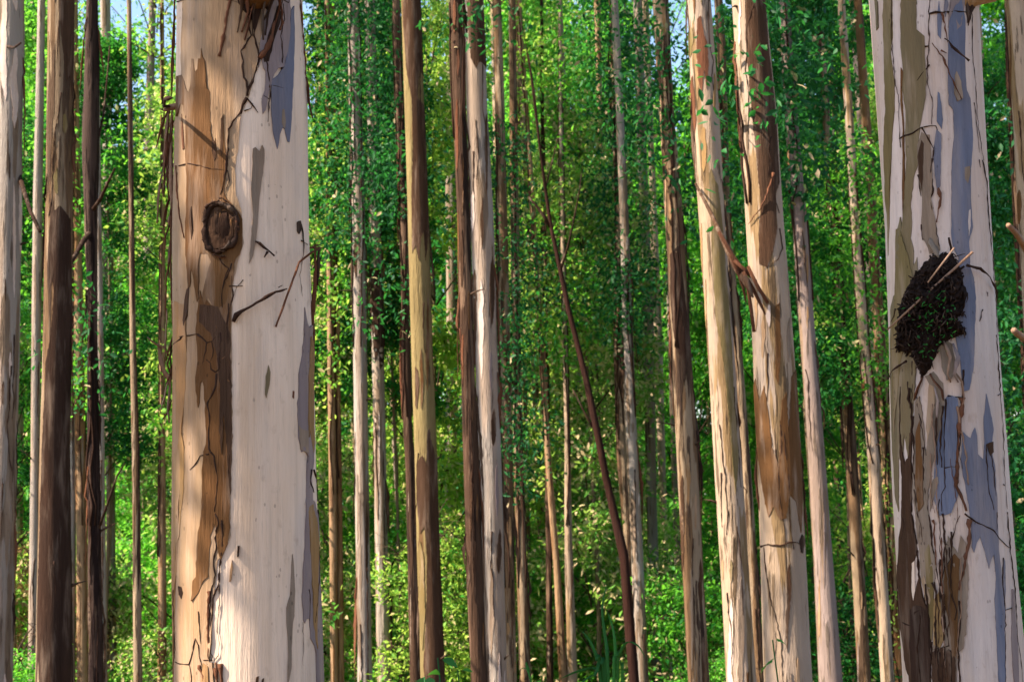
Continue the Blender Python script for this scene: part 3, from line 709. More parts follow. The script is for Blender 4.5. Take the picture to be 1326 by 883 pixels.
# limb that leaves the trunk just above the picture, with its swollen collar
mb = MB()
mb.tube([B.px(330, 44, -0.12), B.px(330, 22, -0.04), B.px(332, -6, 0.09), B.px(334, -50, 0.30), B.px(338, -120, 0.72), B.px(350, -260, 1.6)], [0.02, 0.075, 0.105, 0.105, 0.09, 0.07], 22)
lb = mb.build('limb', M['brown'], B.root, org=B.base)
B.patch([(303, -50), (358, -50), (362, 4), (352, 22), (345, 38), (340, 30), (334, 52), (329, 68), (325, 50), (318, 44), (312, 28), (308, 8)], M['dark'], 0.012)
for i in range(9):
    g = random.Random(i); x = 312 + i * 5.2
    hang(B, [(x, -6 - 2 * abs(i - 4), .13 - .012 * abs(i - 4)), (x + g.uniform(-3, 3), 14, .07), (x + g.uniform(-6, 4), 34 + g.uniform(0, 14), .015), (x + g.uniform(-7, 3), 54 + g.uniform(0, 30), .006)], g.uniform(2.5, 6), g.choice(['dark', 'choc', 'strip']), seed=90 + i)

# ------------------------------------------------------------------ the pale trunk with the black nest
NT = Trunk([(-40, 1122, 1260), (0, 1126, 1265), (150, 1137, 1273), (290, 1147, 1281), (440, 1153, 1290), (590, 1156, 1301), (750, 1165, 1313), (883, 1173, 1325), (930, 1176, 1329)],
           7.2, seg=72, wob=0.012, step=10, height=28, seed=2)
tag(NT.build('eucalyptus_tree', M['cool']), 'thick blue-grey and cream eucalyptus trunk carrying a black nest lump', 'tree')
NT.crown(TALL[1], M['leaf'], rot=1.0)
px7 = 7.2 / FPX
n5, n6, n7, n8 = K4(1110, 0), K4(1110, 220), K4(1110, 440), K4(1110, 663)
NT.patch([(1147, -60), (1147, 75), (1148.6, 150), (1146, 195), (1147.4, 222), (1150, 260), (1153, 330), (1154, 300), (1155, 245), (1156, 215), (1158, 175), (1161, 150), (1161, 120), (1156, 75), (1158.6, 60), (1157, -60)], M['olive'], .004, jit=.6)
NT.patch([(1168.5, -60), (1168.5, 75), (1172, 105), (1171, 130), (1175, 155), (1176, 220), (1175, 252), (1173, 285), (1171, 302), (1169, 286), (1166, 300), (1164, 330), (1164, 380), (1160, 384), (1157, 400), (1155.5, 440), (1156, 500), (1158, 560),
          (1161, 600), (1163, 640), (1168, 660), (1168, 590), (1172, 600), (1175, 560), (1180, 592), (1183, 560), (1187, 520), (1190, 465), (1205, 420), (1205, 360), (1191, 356), (1190, 340), (1186, 350), (1186, 332), (1182, 315), (1183.5, 295), (1182, 270), (1187, 235),
          (1192, 220), (1192, 190), (1195, 170), (1198.5, 150), (1201, 125), (1199.6, 100), (1198.5, 67), (1188.5, 57), (1188.5, -60)], M['olivegrey'], .004, jit=.7)
NT.patch([(1164, 300), (1169, 300), (1180, 340), (1188, 380), (1183, 420), (1170, 470), (1162, 560), (1159, 500), (1157, 440), (1162, 390)], M['olive'], .0052, jit=.6)
NT.patch([(1169, 100), (1172, 106), (1170.5, 130), (1173, 170), (1175, 260), (1173, 286), (1172, 250), (1172, 180), (1168.6, 140)], M['brown'], .0055, jit=.4)
NT.patch([(1190, 200), (1195, 185), (1205, 190), (1207, 215), (1208.4, 245), (1207, 270), (1212, 295), (1214.6, 320), (1218, 335), (1205, 338), (1201, 325), (1197, 317), (1195, 300), (1196, 265), (1191, 242)], M['taupe'], .005, jit=.6)
NT.patch([(1190, 215), (1195, 195), (1198, 200), (1196, 260), (1193, 245)], M['choc'], .006, jit=.4)
NT.patch([(1228, 50), (1227, 100), (1227, 130), (1228, 154), (1233, 160), (1234.6, 195), (1232, 220), (1231, 257), (1231, 315), (1233, 330), (1240, 345), (1238, 400), (1236, 440), (1243, 480), (1245, 512), (1253, 510), (1258, 482), (1259.5, 440), (1260.7, 395), (1258, 370), (1253, 355),
          (1252, 325), (1257, 307), (1254.5, 270), (1255, 215), (1256.5, 175), (1254.5, 145), (1249.5, 135), (1248, 100), (1248, 47), (1243, 20), (1236, 30)], M['blue'], .0045, jit=.5)
NT.patch([(1252, 286), (1254, 284), (1254, 305), (1252, 318), (1251, 300)], M['cool'], .006, jit=.3)
NT.patch([(1235, 118), (1237, 112), (1242, 125), (1244, 146), (1238, 150), (1234, 140)], M['taupe'], .006, jit=.4)
NT.patch([(1247, 232), (1253, 230), (1254, 240), (1251, 252), (1247, 246)], M['taupe'], .006, jit=.4)
NT.patch([(1216, 25), (1219.6, 47), (1218.4, 72), (1214.6, 67), (1214, 45)], M['blue'], .0045, jit=.3)
NT.patch([(1224, 15), (1227, 30), (1224, 45), (1222, 35)], M['blue'], .0045, jit=.3)
NT.patch([(1214.6, 137), (1217, 139.5), (1221, 172), (1219.6, 184), (1213.4, 174)], M['blue'], .0045, jit=.3)
NT.patch([(1213, 184), (1219, 190), (1218, 255), (1214, 260), (1211, 240), (1209, 210)], M['blue'], .0046, jit=.3)
NT.patch([(1228, -60), (1246, -60), (1247, 30), (1243, 55), (1236, 62), (1227, 58), (1228, 40), (1231, 20)], M['lav'], .004, jit=.5)
NT.patch([(1135, 0), (1139, 8), (1140, 40), (1137, 42)], M['olivegrey'], .004, jit=.4)
NT.patch([(1192, -60), (1197, -60), (1196, 14), (1194, 18)], M['lav'], .004, jit=.3)
NT.patch([(1246, 562), (1250, 567), (1254.5, 570), (1259.5, 557), (1262, 567), (1263, 590), (1269.5, 597), (1271, 575), (1270, 550), (1273, 515), (1279, 545), (1280.7, 560), (1278, 580), (1283, 605), (1285, 640), (1287, 680), (1288, 705), (1291, 740), (1295, 785), (1296, 883), (1296, 960),
          (1289, 960), (1288, 880), (1285, 800), (1283, 770), (1285, 745), (1282, 715), (1279, 720), (1276.6, 732.6), (1272, 712), (1266, 693), (1262, 700), (1259, 712), (1256, 705), (1255, 670), (1250, 640), (1243, 600), (1244, 580)], M['blue'], .0045, jit=.5)
NT.patch([(1215, 545), (1222, 525), (1228, 515), (1239, 520), (1243, 560), (1238, 600), (1240, 640), (1232, 662), (1218, 665), (1210, 640), (1212, 600)], M['blue'], .0042, jit=.5)
NT.patch([(1304, 760), (1306, 765), (1311, 830), (1312, 890), (1306, 880), (1303, 820)], M['lav'], .0045, jit=.4)
NT.patch([(1294, 720), (1295.6, 725), (1296, 760), (1294.5, 775), (1293, 750)], M['blue'], .0045, jit=.2)
NT.patch([(1170, 560), (1176, 600), (1183, 590), (1186, 620), (1184, 660), (1190, 690), (1192, 707), (1187, 725), (1190, 770), (1192, 750), (1195, 740), (1200, 770), (1206, 785), (1208, 883), (1208, 960), (1187, 960), (1185, 883), (1178, 850), (1172, 812), (1170, 775), (1169, 725), (1170, 690), (1172, 670), (1172, 620)], M['choc'], .008, jit=1)
NT.patch([(1184, 785), (1192, 778), (1206, 782), (1208, 800), (1208, 960), (1192, 960), (1186, 860)], M['dark'], .012, jit=1)
NT.patch([(1188, 522), (1194, 515), (1200, 560), (1203, 620), (1206, 663), (1209, 695), (1215, 730), (1211, 770), (1204, 770), (1197, 745), (1194, 700), (1190, 663), (1186, 640), (1187, 580)], M['taupe'], .007, jit=.8)
NT.patch([(1190, 560), (1194, 545), (1198, 600), (1200, 650), (1194, 660), (1190, 620)], M['brown'], .009, jit=.6)
NT.patch([(1201, 712), (1206, 700), (1211, 735), (1212, 790), (1210, 822), (1206, 815), (1205, 770)], M['olive'], .008, jit=.5)
NT.patch([(1212, 770), (1218, 760), (1222, 790), (1226, 815), (1220, 830), (1212, 826)], M['gold'], .009, jit=.5)
NT.patch([(1228, 690), (1240, 712), (1243, 690), (1250, 700), (1253, 745), (1250, 800), (1247, 830), (1242, 835), (1239, 850), (1239, 960), (1211, 960), (1211, 830), (1212, 826), (1221, 830), (1226, 824), (1218, 780), (1218, 755), (1222, 720)], M['taupe'], .0055, jit=.8)
NT.patch([(1224, 730), (1236, 712), (1242, 720), (1240, 780), (1241, 830), (1236, 850), (1230, 800), (1224, 770)], M['brown'], .0075, jit=.8)
for a, b_, y0 in ((1211, 1217.5, 836), (1218.5, 1226, 832), (1227, 1233, 834), (1234, 1238, 842)):
    NT.patch([(a, y0), ((a + b_) / 2, y0 - 3), (b_, y0 + 2), (b_ + .6, 880), (b_, 960), (a + .5, 960), (a, 890)], M['choc'], .010, jit=.6)
NT.patch([(1217, 455), (1222, 447), (1232, 452), (1236, 475), (1232, 495), (1226, 497), (1220, 480)], M['taupe'], .02, jit=.8)
NT.patch([(1205, 500), (1212, 505), (1212, 525), (1206, 560), (1203, 575), (1202, 550), (1204, 520)], M['beige'], .007, jit=.4)
NT.patch([(1200, 490), (1210, 485), (1222, 500), (1224, 525), (1218, 560), (1210, 600), (1204, 640), (1200, 600), (1203, 576), (1212, 530), (1208, 505)], M['taupe'], .006, jit=.6)
NT.patch([(1186, 725), (1189, 722), (1190, 760), (1188, 772), (1186, 760)], M['cream'], .011, jit=.3)
NT.patch([(1198, 745), (1201, 740), (1209, 770), (1208, 776), (1203, 770)], M['beige'], .0105, jit=.3)
NT.patch([(1182, 560), (1185, 560), (1184, 600), (1182, 640)], M['choc'], .008, jit=.4)
NT.patch([(1210, 620), (1216, 616), (1217, 624), (1212, 640), (1207, 660), (1206, 640)], M['taupe'], .007, jit=.4)
NT.patch([(1272, 578), (1280, 575), (1281, 588), (1277, 592), (1275, 586)], M['choc'], .01, jit=.4)
for c_, r_ in [(n5(190, -60, 190, 240, 210, 480, 225, 540, 233, 760, 236, 800), 1.0), (n5(390, -60, 390, 0, 375, 150, 378, 300, 370, 380, 370, 500, 395, 600, 390, 710), 1.1),
    (n5(380, 415, 345, 455, 318, 485), 1.0), (n5(235, 755, 300, 740, 345, 720, 410, 720), 1.6), (n5(380, 155, 440, 158, 520, 150, 570, 150), 1.5), (n5(585, 100, 590, 350, 605, 500, 620, 720, 645, 883), .8),
    (n5(600, 600, 610, 700, 625, 850), .6), (n5(345, 725, 385, 800, 400, 840, 420, 760, 410, 720), 1.2), (n5(400, 840, 395, 883), 1.2), (n5(355, 320, 378, 320), 1.0),
    (n6(395, 0, 385, 80, 400, 150, 385, 210, 410, 330, 430, 440), 1.3), (n6(640, 0, 660, 100, 670, 300, 690, 500, 705, 700, 710, 883), .9), (n6(325, 70, 340, 180), 1.4), (n6(340, 320, 350, 400), 1.4),
    (n6(625, 0, 628, 40), .8), (n6(632, 760, 622, 820), 1.0), (n6(213, 722, 205, 760, 190, 785), 1.1), (n6(662, 670, 662, 692), .9),
    (n7(705, 0, 715, 150, 720, 300, 735, 450, 740, 700, 755, 883), .9), (n7(465, 320, 455, 450, 455, 600, 460, 760, 445, 800, 445, 883), 1.2), (n7(470, 308, 540, 318), 1.2),
    (n7(545, 180, 540, 320, 530, 440, 530, 560, 510, 640, 510, 760, 540, 800), 2.0), (n7(455, 665, 490, 660, 525, 665), .9), (n7(650, 560, 660, 750, 690, 883), 1.0), (n7(670, 580, 690, 700, 700, 850), 1.2),
    (n7(305, 400, 290, 600, 300, 883), 1.8), (n7(355, 560, 360, 740, 380, 883), 1.3), (n7(240, 240, 238, 480, 245, 660), .9), (n7(350, 200, 330, 270, 310, 315), 1.8), (n7(300, 120, 300, 380), .9), (n7(320, 300, 345, 450, 370, 600), 1.0),
    (n7(275, 220, 290, 300, 290, 360), 1.0), (n7(710, 305, 720, 300), 1.0), (n7(735, 760, 742, 765), 1.0),
    (n8(450, 0, 460, 150, 455, 180, 460, 270, 440, 370, 470, 560, 480, 660, 410, 680), 1.6), (n8(465, 150, 490, 160, 510, 60, 530, 10), 1.0), (n8(480, 165, 485, 230, 460, 270), 1.0),
    (n8(555, 0, 600, 40, 690, 90, 715, 130, 770, 185), 1.2), (n8(735, 230, 730, 350, 745, 480, 745, 883), .9), (n8(230, 550, 300, 570, 320, 500, 370, 470, 360, 330), 1.6), (n8(310, 570, 320, 640, 315, 883), 1.2),
    (n8(745, 490, 800, 478), .9), (n8(490, 680, 500, 883), 1.6), (n8(440, 690, 470, 883), 1.3), (n8(755, 0, 770, 180, 790, 350, 800, 480, 800, 620, 820, 740, 830, 883), .9), (n8(250, 0, 265, 60, 250, 150), 1.0),
    (n8(330, 180, 340, 330), 2.4), (n8(385, 0, 400, 150, 425, 300, 440, 380), 1.4), (n8(300, 0, 330, 150), 1.4), (n8(702, 0, 705, 90), 1.0), (n8(230, 260, 228, 420, 235, 540), 1.0), (n8(400, 640, 395, 883), 1.8)]:
    NT.line(c_, r_ * px7 * .78)
for c_, r_, o_ in [(n5(390, 310, 440, 380, 480, 480, 530, 595), 1.3, .01), (n5(440, 160, 455, 240, 465, 310), 1.2, .006), (n5(430, 350, 460, 365), 1.0, .01), (n8(575, 30, 570, 150, 545, 300, 525, 380), 2.4, .004), (n7(520, 640, 510, 760, 545, 830, 560, 883), 2.6, .004),
                   (n6(425, 150, 435, 200, 415, 320), 2.0, .01), (n7(540, 320, 525, 460, 515, 640), 3.0, .006)]:
    NT.line(c_, r_ * px7, M['strip'], 'bark_strip', o_)
NT.line(n5(450, 290, 465, 310, 480, 340, 535, 415), (1.2 * px7, 1.8 * px7), M['vine'], 'twig', (.01, .06))
NT.line(n6(540, 550, 600, 560, 650, 600, 690, 650, 705, 690), (1.6 * px7, .9 * px7), M['vine'], 'twig', (.05, .005))
NT.line(n7(180, 190, 230, 145, 290, 120), (.9 * px7, 1.5 * px7), M['vine'], 'twig', (.005, .03))
NT.line(n6(465, 410, 480, 470), (1.0 * px7, 1.2 * px7), M['vine'], 'twig', (.06, .03))
# limb at the top right
mb = MB()
mb.tube([NT.px(1246, 36, -.05), NT.px(1256, 10, -.02), at(1276, -14, 7.1), at(1315, -62, 7.0), at(1390, -150, 6.9)], [.03, .075, .085, .075, .06], 16)
mb.build('limb', M['tan'], NT.root, org=NT.base)
NT.patch([(1249, 10), (1262, 8), (1259, 28), (1254, 38), (1251, 50), (1249, 35)], M['dark'], .012)
for q in range(5):
    NT.line([(1264 - q * 2.4, -5 + q * 3), (1260 - q * 1.5, 14 + q * 4), (1252 - q * .4, 34 + q * 5)], 1.6 * px7, M['vine'], 'rootlet', .006)

g = random.Random(77)                                              # loose fibres hanging below the nest
for i in range(26):
    x = g.uniform(1180, 1243); y = g.uniform(495, 800); pts = [(x, y)]
    for j in range(g.randint(3, 8)): x += g.gauss(.8, 1.6); y += g.uniform(10, 26); pts.append((x, y))
    NT.line(pts, g.uniform(.5, 1.5) * px7, M[g.choice(['vine', 'vine', 'strip', 'choc', 'stick'])], 'bark_strip', g.uniform(0, .012))
# black nest lump, a thing stuck to the trunk
def nest(T):
    pxm = T.Y / FPX
    out = n6(440, 470, 490, 470, 520, 520, 545, 600, 565, 680, 550, 790, 500, 810, 556, 872) + n7(548, 10, 480, 22, 430, 70, 385, 170, 347, 215, 322, 150, 296, 85, 250, 70, 222, 55, 225, -20) + n6(232, 800, 242, 710, 270, 630, 300, 575, 340, 535, 380, 485)
    cx = sum(p[0] for p in out) / len(out); cy_ = sum(p[1] for p in out) / len(out)
    fine = []
    g = random.Random(3)
    for i in range(len(out)):
        a, b = out[i], out[(i + 1) % len(out)]
        for j in range(5):
            t = j / 5; fine.append((a[0] + (b[0] - a[0]) * t + g.gauss(0, .8), a[1] + (b[1] - a[1]) * t + g.gauss(0, 1.0)))
    m = len(fine); nr = 26; mb = MB()
    org = T.px(cx, cy_, 0)
    for r in range(nr):
        q = r / (nr - 1)
        for (x, y) in fine:
            X, Y = cx + (x - cx) * q, cy_ + (y - cy_) * q
            v = Vector((X * .09, Y * .09, 0))
            h = 0.115 * (1 - q ** 3.0) * (0.75 + 0.5 * noise.noise(v * .5)) + (0.030 * noise.noise(v * 2.2) + 0.026 * noise.noise(v * 6) + .016 * noise.noise(v * 14)) * (1 - q ** 6) + 0.004
            if q > .99: h = -.01
            mb.v.append(T.px(X, Y, h) - org)
    for r in range(nr - 1):
        for i in range(m):
            i2 = (i + 1) % m; mb.f.append((r * m + i, (r + 1) * m + i, (r + 1) * m + i2, r * m + i2))
    root = empty('insect_nest', org)
    tag(root, 'rough black insect nest lump stuck on the blue-grey trunk under two crossed sticks', 'nest')
    link('mound', mesh('mound', mb.v, mb.f, M['nest'], False), root)
    # ragged crumbs and fibres hanging from it
    cr = MB()
    for i in range(420):
        q = math.sqrt(g.random()); k = g.randrange(m); x, y = fine[k]
        X, Y = cx + (x - cx) * q, cy_ + (y - cy_) * q
        h = 0.115 * (1 - q ** 3) * .8
        p = T.px(X, Y, h) - org; d = Vector((g.gauss(0, 1), g.gauss(0, 1), g.gauss(-.6, 1))).normalized()
        cr.tube([p - d * .006, p + d * g.uniform(.01, .03)], [g.uniform(.003, .009), g.uniform(.001, .005)], 4)
    tag(cr.build('crumbs', M['nest'], root, False), kind='stuff')
    fb = MB()                                                    # brown fibres in the crust
    for i in range(150):
        q = math.sqrt(g.random()) * .97; kk = g.randrange(m); x, y = fine[kk]; X, Y = cx + (x - cx) * q, cy_ + (y - cy_) * q; h = 0.115 * (1 - q ** 3) * .86 + .006
        p = T.px(X, Y, h) - org; d = Vector((g.gauss(0, .5), g.gauss(0, .3), g.gauss(-.7, .5))).normalized() * g.uniform(.02, .06)
        fb.tube([p, p + d * .5 + Vector((0, -.008, 0)), p + d], [.0022, .003, .001], 4)
    tag(fb.build('fibres', M['dark'], root), kind='stuff')
    P = []
    for i in range(80):
        y = g.uniform(385, 470); x = g.gauss(1213, 9); q = min(1, math.hypot((x - cx) / 40, (y - cy_) / 80))
        P.append(list(T.px(x, y, .115 * (1 - q ** 3) * .95 + .01) - org))
    tag(link('moss', leaf_mesh('moss', np.array(P), .028, .012, M['leaf_dark'], seed=9), root), kind='stuff')
    return org
nest(NT)
def stick(T, a, b, oa, ob, r0, r1, label):
    pa, pb = T.px(a[0], a[1], oa), T.px(b[0], b[1], ob); mb = MB()
    mid = pa.lerp(pb, .5) + Vector((.004, -.004, .006))
    mb.tube([pa - pa, mid - pa, pb - pa], [r0, (r0 + r1) / 2, r1], 8)
    o = mb.build('stick', M['stick']); o.location = pa; tag(o, label, 'stick', 'sticks caught on the black nest')
stick(NT, n6(545, 490)[0], n6(285, 850)[0], .10, .175, .0065, .0045, 'long bare stick slanting across the black nest, ending low on it')
stick(NT, n6(478, 470)[0], n6(400, 640)[0], .12, .18, .005, .004, 'short bare stick on the black nest, crossed by the longer one')
# torn bark frayed under the nest
for i, p in enumerate([[(1222, 448, .03), (1228, 470, .06), (1226, 490, .05), (1230, 500, .02)], [(1206, 488, .01), (1212, 498, .04), (1220, 510, .03), (1222, 522, .01)], [(1232, 452, .02), (1237, 470, .05), (1234, 490, .04), (1240, 500, .01)],
                       [(1236, 488, .01), (1243, 500, .03), (1246, 520, .02), (1244, 535, .01)], [(1198, 492, .01), (1194, 505, .02), (1188, 520, .01)], [(1213, 505, .02), (1217, 522, .03), (1214, 550, .01)]]):
    hang(NT, p, 4.5 if i < 3 else 3, ['stick', 'strip', 'lav'][i % 3], seed=60 + i)
hang(NT, [(1207, 318, .0), (1212, 330, .02), (1216, 345, .05)], 10, 'taupe', seed=71)

# ------------------------------------------------------------------ the grove: other tall trunks
def ragged(T, x, y, w, h, g):
    """random upright patch outline with fingers at both ends, photo pixels"""
    L, Rr, P = [], [], []
    n = max(4, int(h / 14))
    for i in range(n + 1):
        t = i / n; ww = w * (0.55 + 0.45 * math.sin(math.pi * min(1, max(0, t)))) * g.uniform(.75, 1.15)
        dx = g.gauss(0, w * .08)
        L.append((x + dx - ww / 2, y + h * t)); Rr.append((x + dx + ww / 2, y + h * t))
    fing = max(1, int(w / 5)); tp, bt = [], []
    for i in range(fing):
        a = (i + .5) / fing
        tp.append((L[0][0] + (Rr[0][0] - L[0][0]) * a, y - g.uniform(.05, .22) * h)); 
        if i < fing - 1: tp.append((L[0][0] + (Rr[0][0] - L[0][0]) * (i + 1) / fing, y + g.uniform(0, .05) * h))
        bt.append((L[-1][0] + (Rr[-1][0] - L[-1][0]) * a, y + h + g.uniform(.05, .2) * h))
        if i < fing - 1: bt.append((L[-1][0] + (Rr[-1][0] - L[-1][0]) * (i + 1) / fing, y + h - g.uniform(0, .05) * h))
    return tp + Rr + bt[::-1] + L[::-1]

def mid(key, rows, Y, mat, label, pats=(), npat=6, pm=('taupe', 'brown'), nlines=3, crown=True, seed=1, strips=0, wob=.035, height=27.0, seg=24, name='eucalyptus_tree', group=None, top_z=None):
    rows = [(rows[0][0] - 30, rows[0][1] - (rows[1][1] - rows[0][1]) * 30 / (rows[1][0] - rows[0][0]), rows[0][2] - (rows[1][2] - rows[0][2]) * 30 / (rows[1][0] - rows[0][0]))] + list(rows) if rows[0][0] <= 0 else list(rows)
    T = Trunk(rows, Y, seg=seg, wob=wob, step=22, height=height, seed=seed, top_z=top_z)
    tag(T.build(name, M[mat]), label, 'tree', group)
    g = random.Random(seed * 101)
    hw = float(np.mean(T.hw)); px = Y / FPX
    for i, (poly, m) in enumerate(pats): T.patch(poly, M[m], 0.008 + .0022 * i, jit=.9)
    y0, y1 = T.ys[0], T.ys[-1]
    boxes = [(min(p[0] for p in pl), max(p[0] for p in pl), min(p[1] for p in pl), max(p[1] for p in pl)) for pl, _ in pats]
    for i in range(int(npat * 1.9) if hw > 7 else npat):
        for _ in range(14):
            y = g.uniform(y0, y1); h = g.uniform(14, 100) * min(1.3, hw / 14 + .3); u = g.uniform(-.85, .85); w = hw * g.uniform(.12, .5)
            xx = float(np.interp(y, T.ys, T.xc)) + u * hw; bx_ = (xx - w * .7, xx + w * .7, y - h * .25, y + h * 1.25)
            if not any(bx_[0] < q[1] and bx_[1] > q[0] and bx_[2] < q[3] and bx_[3] > q[2] for q in boxes): break
        else: continue
        boxes.append(bx_)
        x = float(np.interp(y, T.ys, T.xc)) + u * hw
        T.patch(ragged(T, x, y, w, h, g), M[g.choice(pm)], g.uniform(.004, .006) + .0004 * i, jit=.8)
    for i in range(nlines):
        y = g.uniform(y0, y1 - 60); x = float(np.interp(y, T.ys, T.xc)) + g.uniform(-.8, .8) * hw; pts = [(x, y)]
        for j in range(g.randint(3, 7)):
            x += g.gauss(0, hw * .1) + float(np.interp(y + 20, T.ys, T.xc) - np.interp(y, T.ys, T.xc)); y += g.uniform(12, 30); pts.append((x, y))
        T.line(pts, max(.8 * px, .004), M['vine'], wig=.6)
    for i in range(g.randint(1, 3) if hw > 6 else 0):               # short broken twig stubs
        y = g.uniform(y0, y1); sd = g.choice((-1, 1)); ph = sd * g.uniform(.7, 1.5); a_ = T.at(ph, y, -.01); d_ = (T.nrm(ph) + Vector((0, 0, g.uniform(-.2, .9)))).normalized(); l_ = g.uniform(.06, .3)
        m2 = MB(); m2.tube([a_, a_ + d_ * l_ * .5 + Vector((0, 0, .01)), a_ + d_ * l_], [.016, .011, .004], 6); m2.build('twig_stub', M['branch'], T.root, org=T.base)
    for i in range(strips + (2 if hw > 7 else 0)):
        y = g.uniform(y0, y1 - 100); sd = g.choice((-1, 1)); hgt = g.uniform(50, 150)
        f = lambda yy: float(np.interp(yy, T.ys, T.xc)) + sd * float(np.interp(yy, T.ys, T.hw))
        hang(T, [(f(y) - sd * 1.5, y, .0), (f(y + hgt * .5) + sd * g.uniform(0, 3), y + hgt * .5, .05), (f(y + hgt) + sd * g.uniform(-1, 5), y + hgt, .03)], g.uniform(2.0, 4.5), g.choice(('strip', 'choc', 'dark')), seed=seed + i)
    if crown:
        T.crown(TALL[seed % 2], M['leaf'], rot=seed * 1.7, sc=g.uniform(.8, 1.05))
    trees[key] = T
    return T

mid('A1', [(0, -2, 31), (290, -6, 27), (440, -9, 25), (590, -14, 21), (883, -22, 15)], 17.0, 't_grey', 'grey-green eucalyptus trunk with flaking dark bark beside the dark brown one', npat=9, pm=('taupe', 'cool', 'cool', 'choc'), nlines=5, strips=6, seed=3)
mid('A2', [(0, 62, 97), (290, 59, 94), (440, 56, 92), (590, 52, 89), (883, 47, 93)], 15.5, 't_patch', 'dark brown and beige eucalyptus trunk next to the grey-green one', npat=4, pm=('olive', 'choc'), nlines=4, strips=2, seed=4,
    pats=[([(76, -40), (96, -40), (95, 60), (93, 130), (90, 100), (86, 110), (80, 60), (76, 20)], 'choc'), ([(66, 280), (78, 270), (90, 285), (92, 380), (93, 520), (90, 640), (94, 760), (91, 930), (56, 930), (50, 800), (54, 640), (57, 560), (60, 470), (66, 440), (70, 380), (66, 340)], 'dark')])
mid('A2b', [(250, 43, 55), (440, 41, 53), (590, 40, 51), (883, 36, 50)], 25.0, 't_grey', 'slim pale trunk half hidden behind the dark brown one', npat=3, seed=5)
mid('A2c', [(300, 88, 99), (440, 89, 99), (700, 88, 98), (883, 86, 97)], 26.0, 't_grey', 'slim greenish trunk showing just past the edge of the dark brown one', npat=3, seed=6)
mid('A3', [(0, 112, 127), (100, 109, 129), (200, 106, 128), (300, 110, 126), (400, 113, 126), (600, 113, 129), (883, 115, 134)], 19.0, 't_dark', 'blackish slender trunk with a forked side branch', npat=5, pm=('dark', 'nest', 'choc'), nlines=3, strips=5, seed=7, wob=.12)
mid('A3b', [(420, 125, 134), (650, 125, 136), (883, 128, 139)], 24.0, 't_grey', 'thin pale trunk close behind the blackish one', npat=3, seed=8)
mid('A4', [(0, 164, 170), (290, 167, 174), (440, 168, 176), (590, 171, 181), (883, 173, 184)], 22.0, 't_patch', 'thin grey-brown pole of a young tree between the blackish trunk and the thick pale one', npat=3, nlines=1, seed=9, height=22)
mid('A5', [(560, 97, 110), (700, 99, 113), (883, 100, 114)], 25.9, 't_warm', 'pinkish sunlit trunk far behind, between the dark brown and blackish trunks', npat=2, nlines=0, seed=10)
mid('A6', [(560, 206, 214), (700, 205, 215), (883, 204, 216)], 26.1, 't_warm', 'pinkish sunlit trunk far behind, hard by the thick pale one', npat=2, nlines=0, seed=11)
mid('A7', [(560, 13, 21), (883, 8, 19)], 26.1, 't_warm', 'bright tan trunk far behind, beside the grey-green one', npat=2, nlines=0, seed=12)
mid('C0', [(480, 424, 433), (640, 426, 436), (883, 428, 438)], 26.1, 't_warm', 'orange-brown far trunk of a close pair, the paler of the two', npat=2, nlines=0, seed=13)
mid('C0b', [(480, 433, 441), (640, 435, 443), (883, 437, 446)], 26.2, 't_warm', 'orange-brown far trunk of a close pair, the darker of the two', npat=3, pm=('brown', 'choc'), nlines=0, seed=14)
mid('C1', [(0, 449, 465), (290, 455, 473), (440, 457, 475), (590, 459, 477), (883, 463, 482)], 24.0, 't_grey', 'pale grey trunk hung with climbing leaves at the top', npat=8, pm=('taupe', 'choc', 'cool'), nlines=3, strips=3, seed=15)
mid('C2', [(0, 472, 485), (100, 474, 488), (300, 478, 493), (440, 481, 497), (590, 484, 500), (883, 488, 506)], 26.0, 't_grey', 'grey trunk with a dark brown upper half close to the leaf-hung one', npat=6, pm=('taupe', 'cool'), nlines=3, strips=4, seed=16,
    pats=[([(478, 350), (493, 345), (496, 420), (497, 470), (492, 480), (490, 455), (486, 470), (483, 440), (480, 400)], 'dark')])
mid('C3', [(0, 508, 518), (300, 518, 529), (560, 522, 534), (600, 525, 538), (883, 531, 545)], 22.5, 't_brown', 'purplish grey-brown thin trunk standing against the olive one', npat=5, pm=('choc', 'taupe', 'lav'), nlines=2, strips=2, seed=17)
mid('D', [(0, 519, 545), (150, 524, 550), (290, 528, 556), (440, 532, 560), (590, 537, 566), (750, 541, 571), (883, 545, 576)], 19.0, 't_olive', 'smooth olive-yellow trunk with a long dark brown stripe', npat=4, pm=('brown', 'taupe'), nlines=3, seed=18, wob=.02,
    pats=[([(524, -40), (546, -40), (548, 60), (549, 100), (543, 95), (541, 130), (545, 135), (550, 140), (553, 220), (555, 300), (551, 340), (549, 300), (545, 310), (543, 340), (538, 320), (534, 330), (533, 250), (535, 180), (533, 130), (526, 90), (522, 30)], 'choc'),
          ([(538, 475), (541, 480), (543, 500), (540, 530), (538, 525)], 'choc'), ([(553, 560), (556, 555), (559, 575), (565, 600), (568, 700), (572, 780), (575, 930), (556, 930), (549, 860), (552, 800), (553, 720), (550, 680), (545, 690), (541, 660), (540, 600), (547, 590), (552, 600)], 'choc'),
          ([(541, 720), (545, 700), (549, 720), (551, 790), (548, 840), (544, 800)], 'olive')])
mid('E1', [(0, 582, 601), (100, 585, 602), (290, 592, 609), (440, 595, 613), (590, 600, 620), (750, 604, 626), (883, 610, 631)], 18.0, 't_brown', 'dark reddish-brown rough trunk pressed against the grey-white one', npat=9, pm=('dark', 'choc', 'brown', 'strip'), nlines=4, strips=7, seed=19, wob=.08)
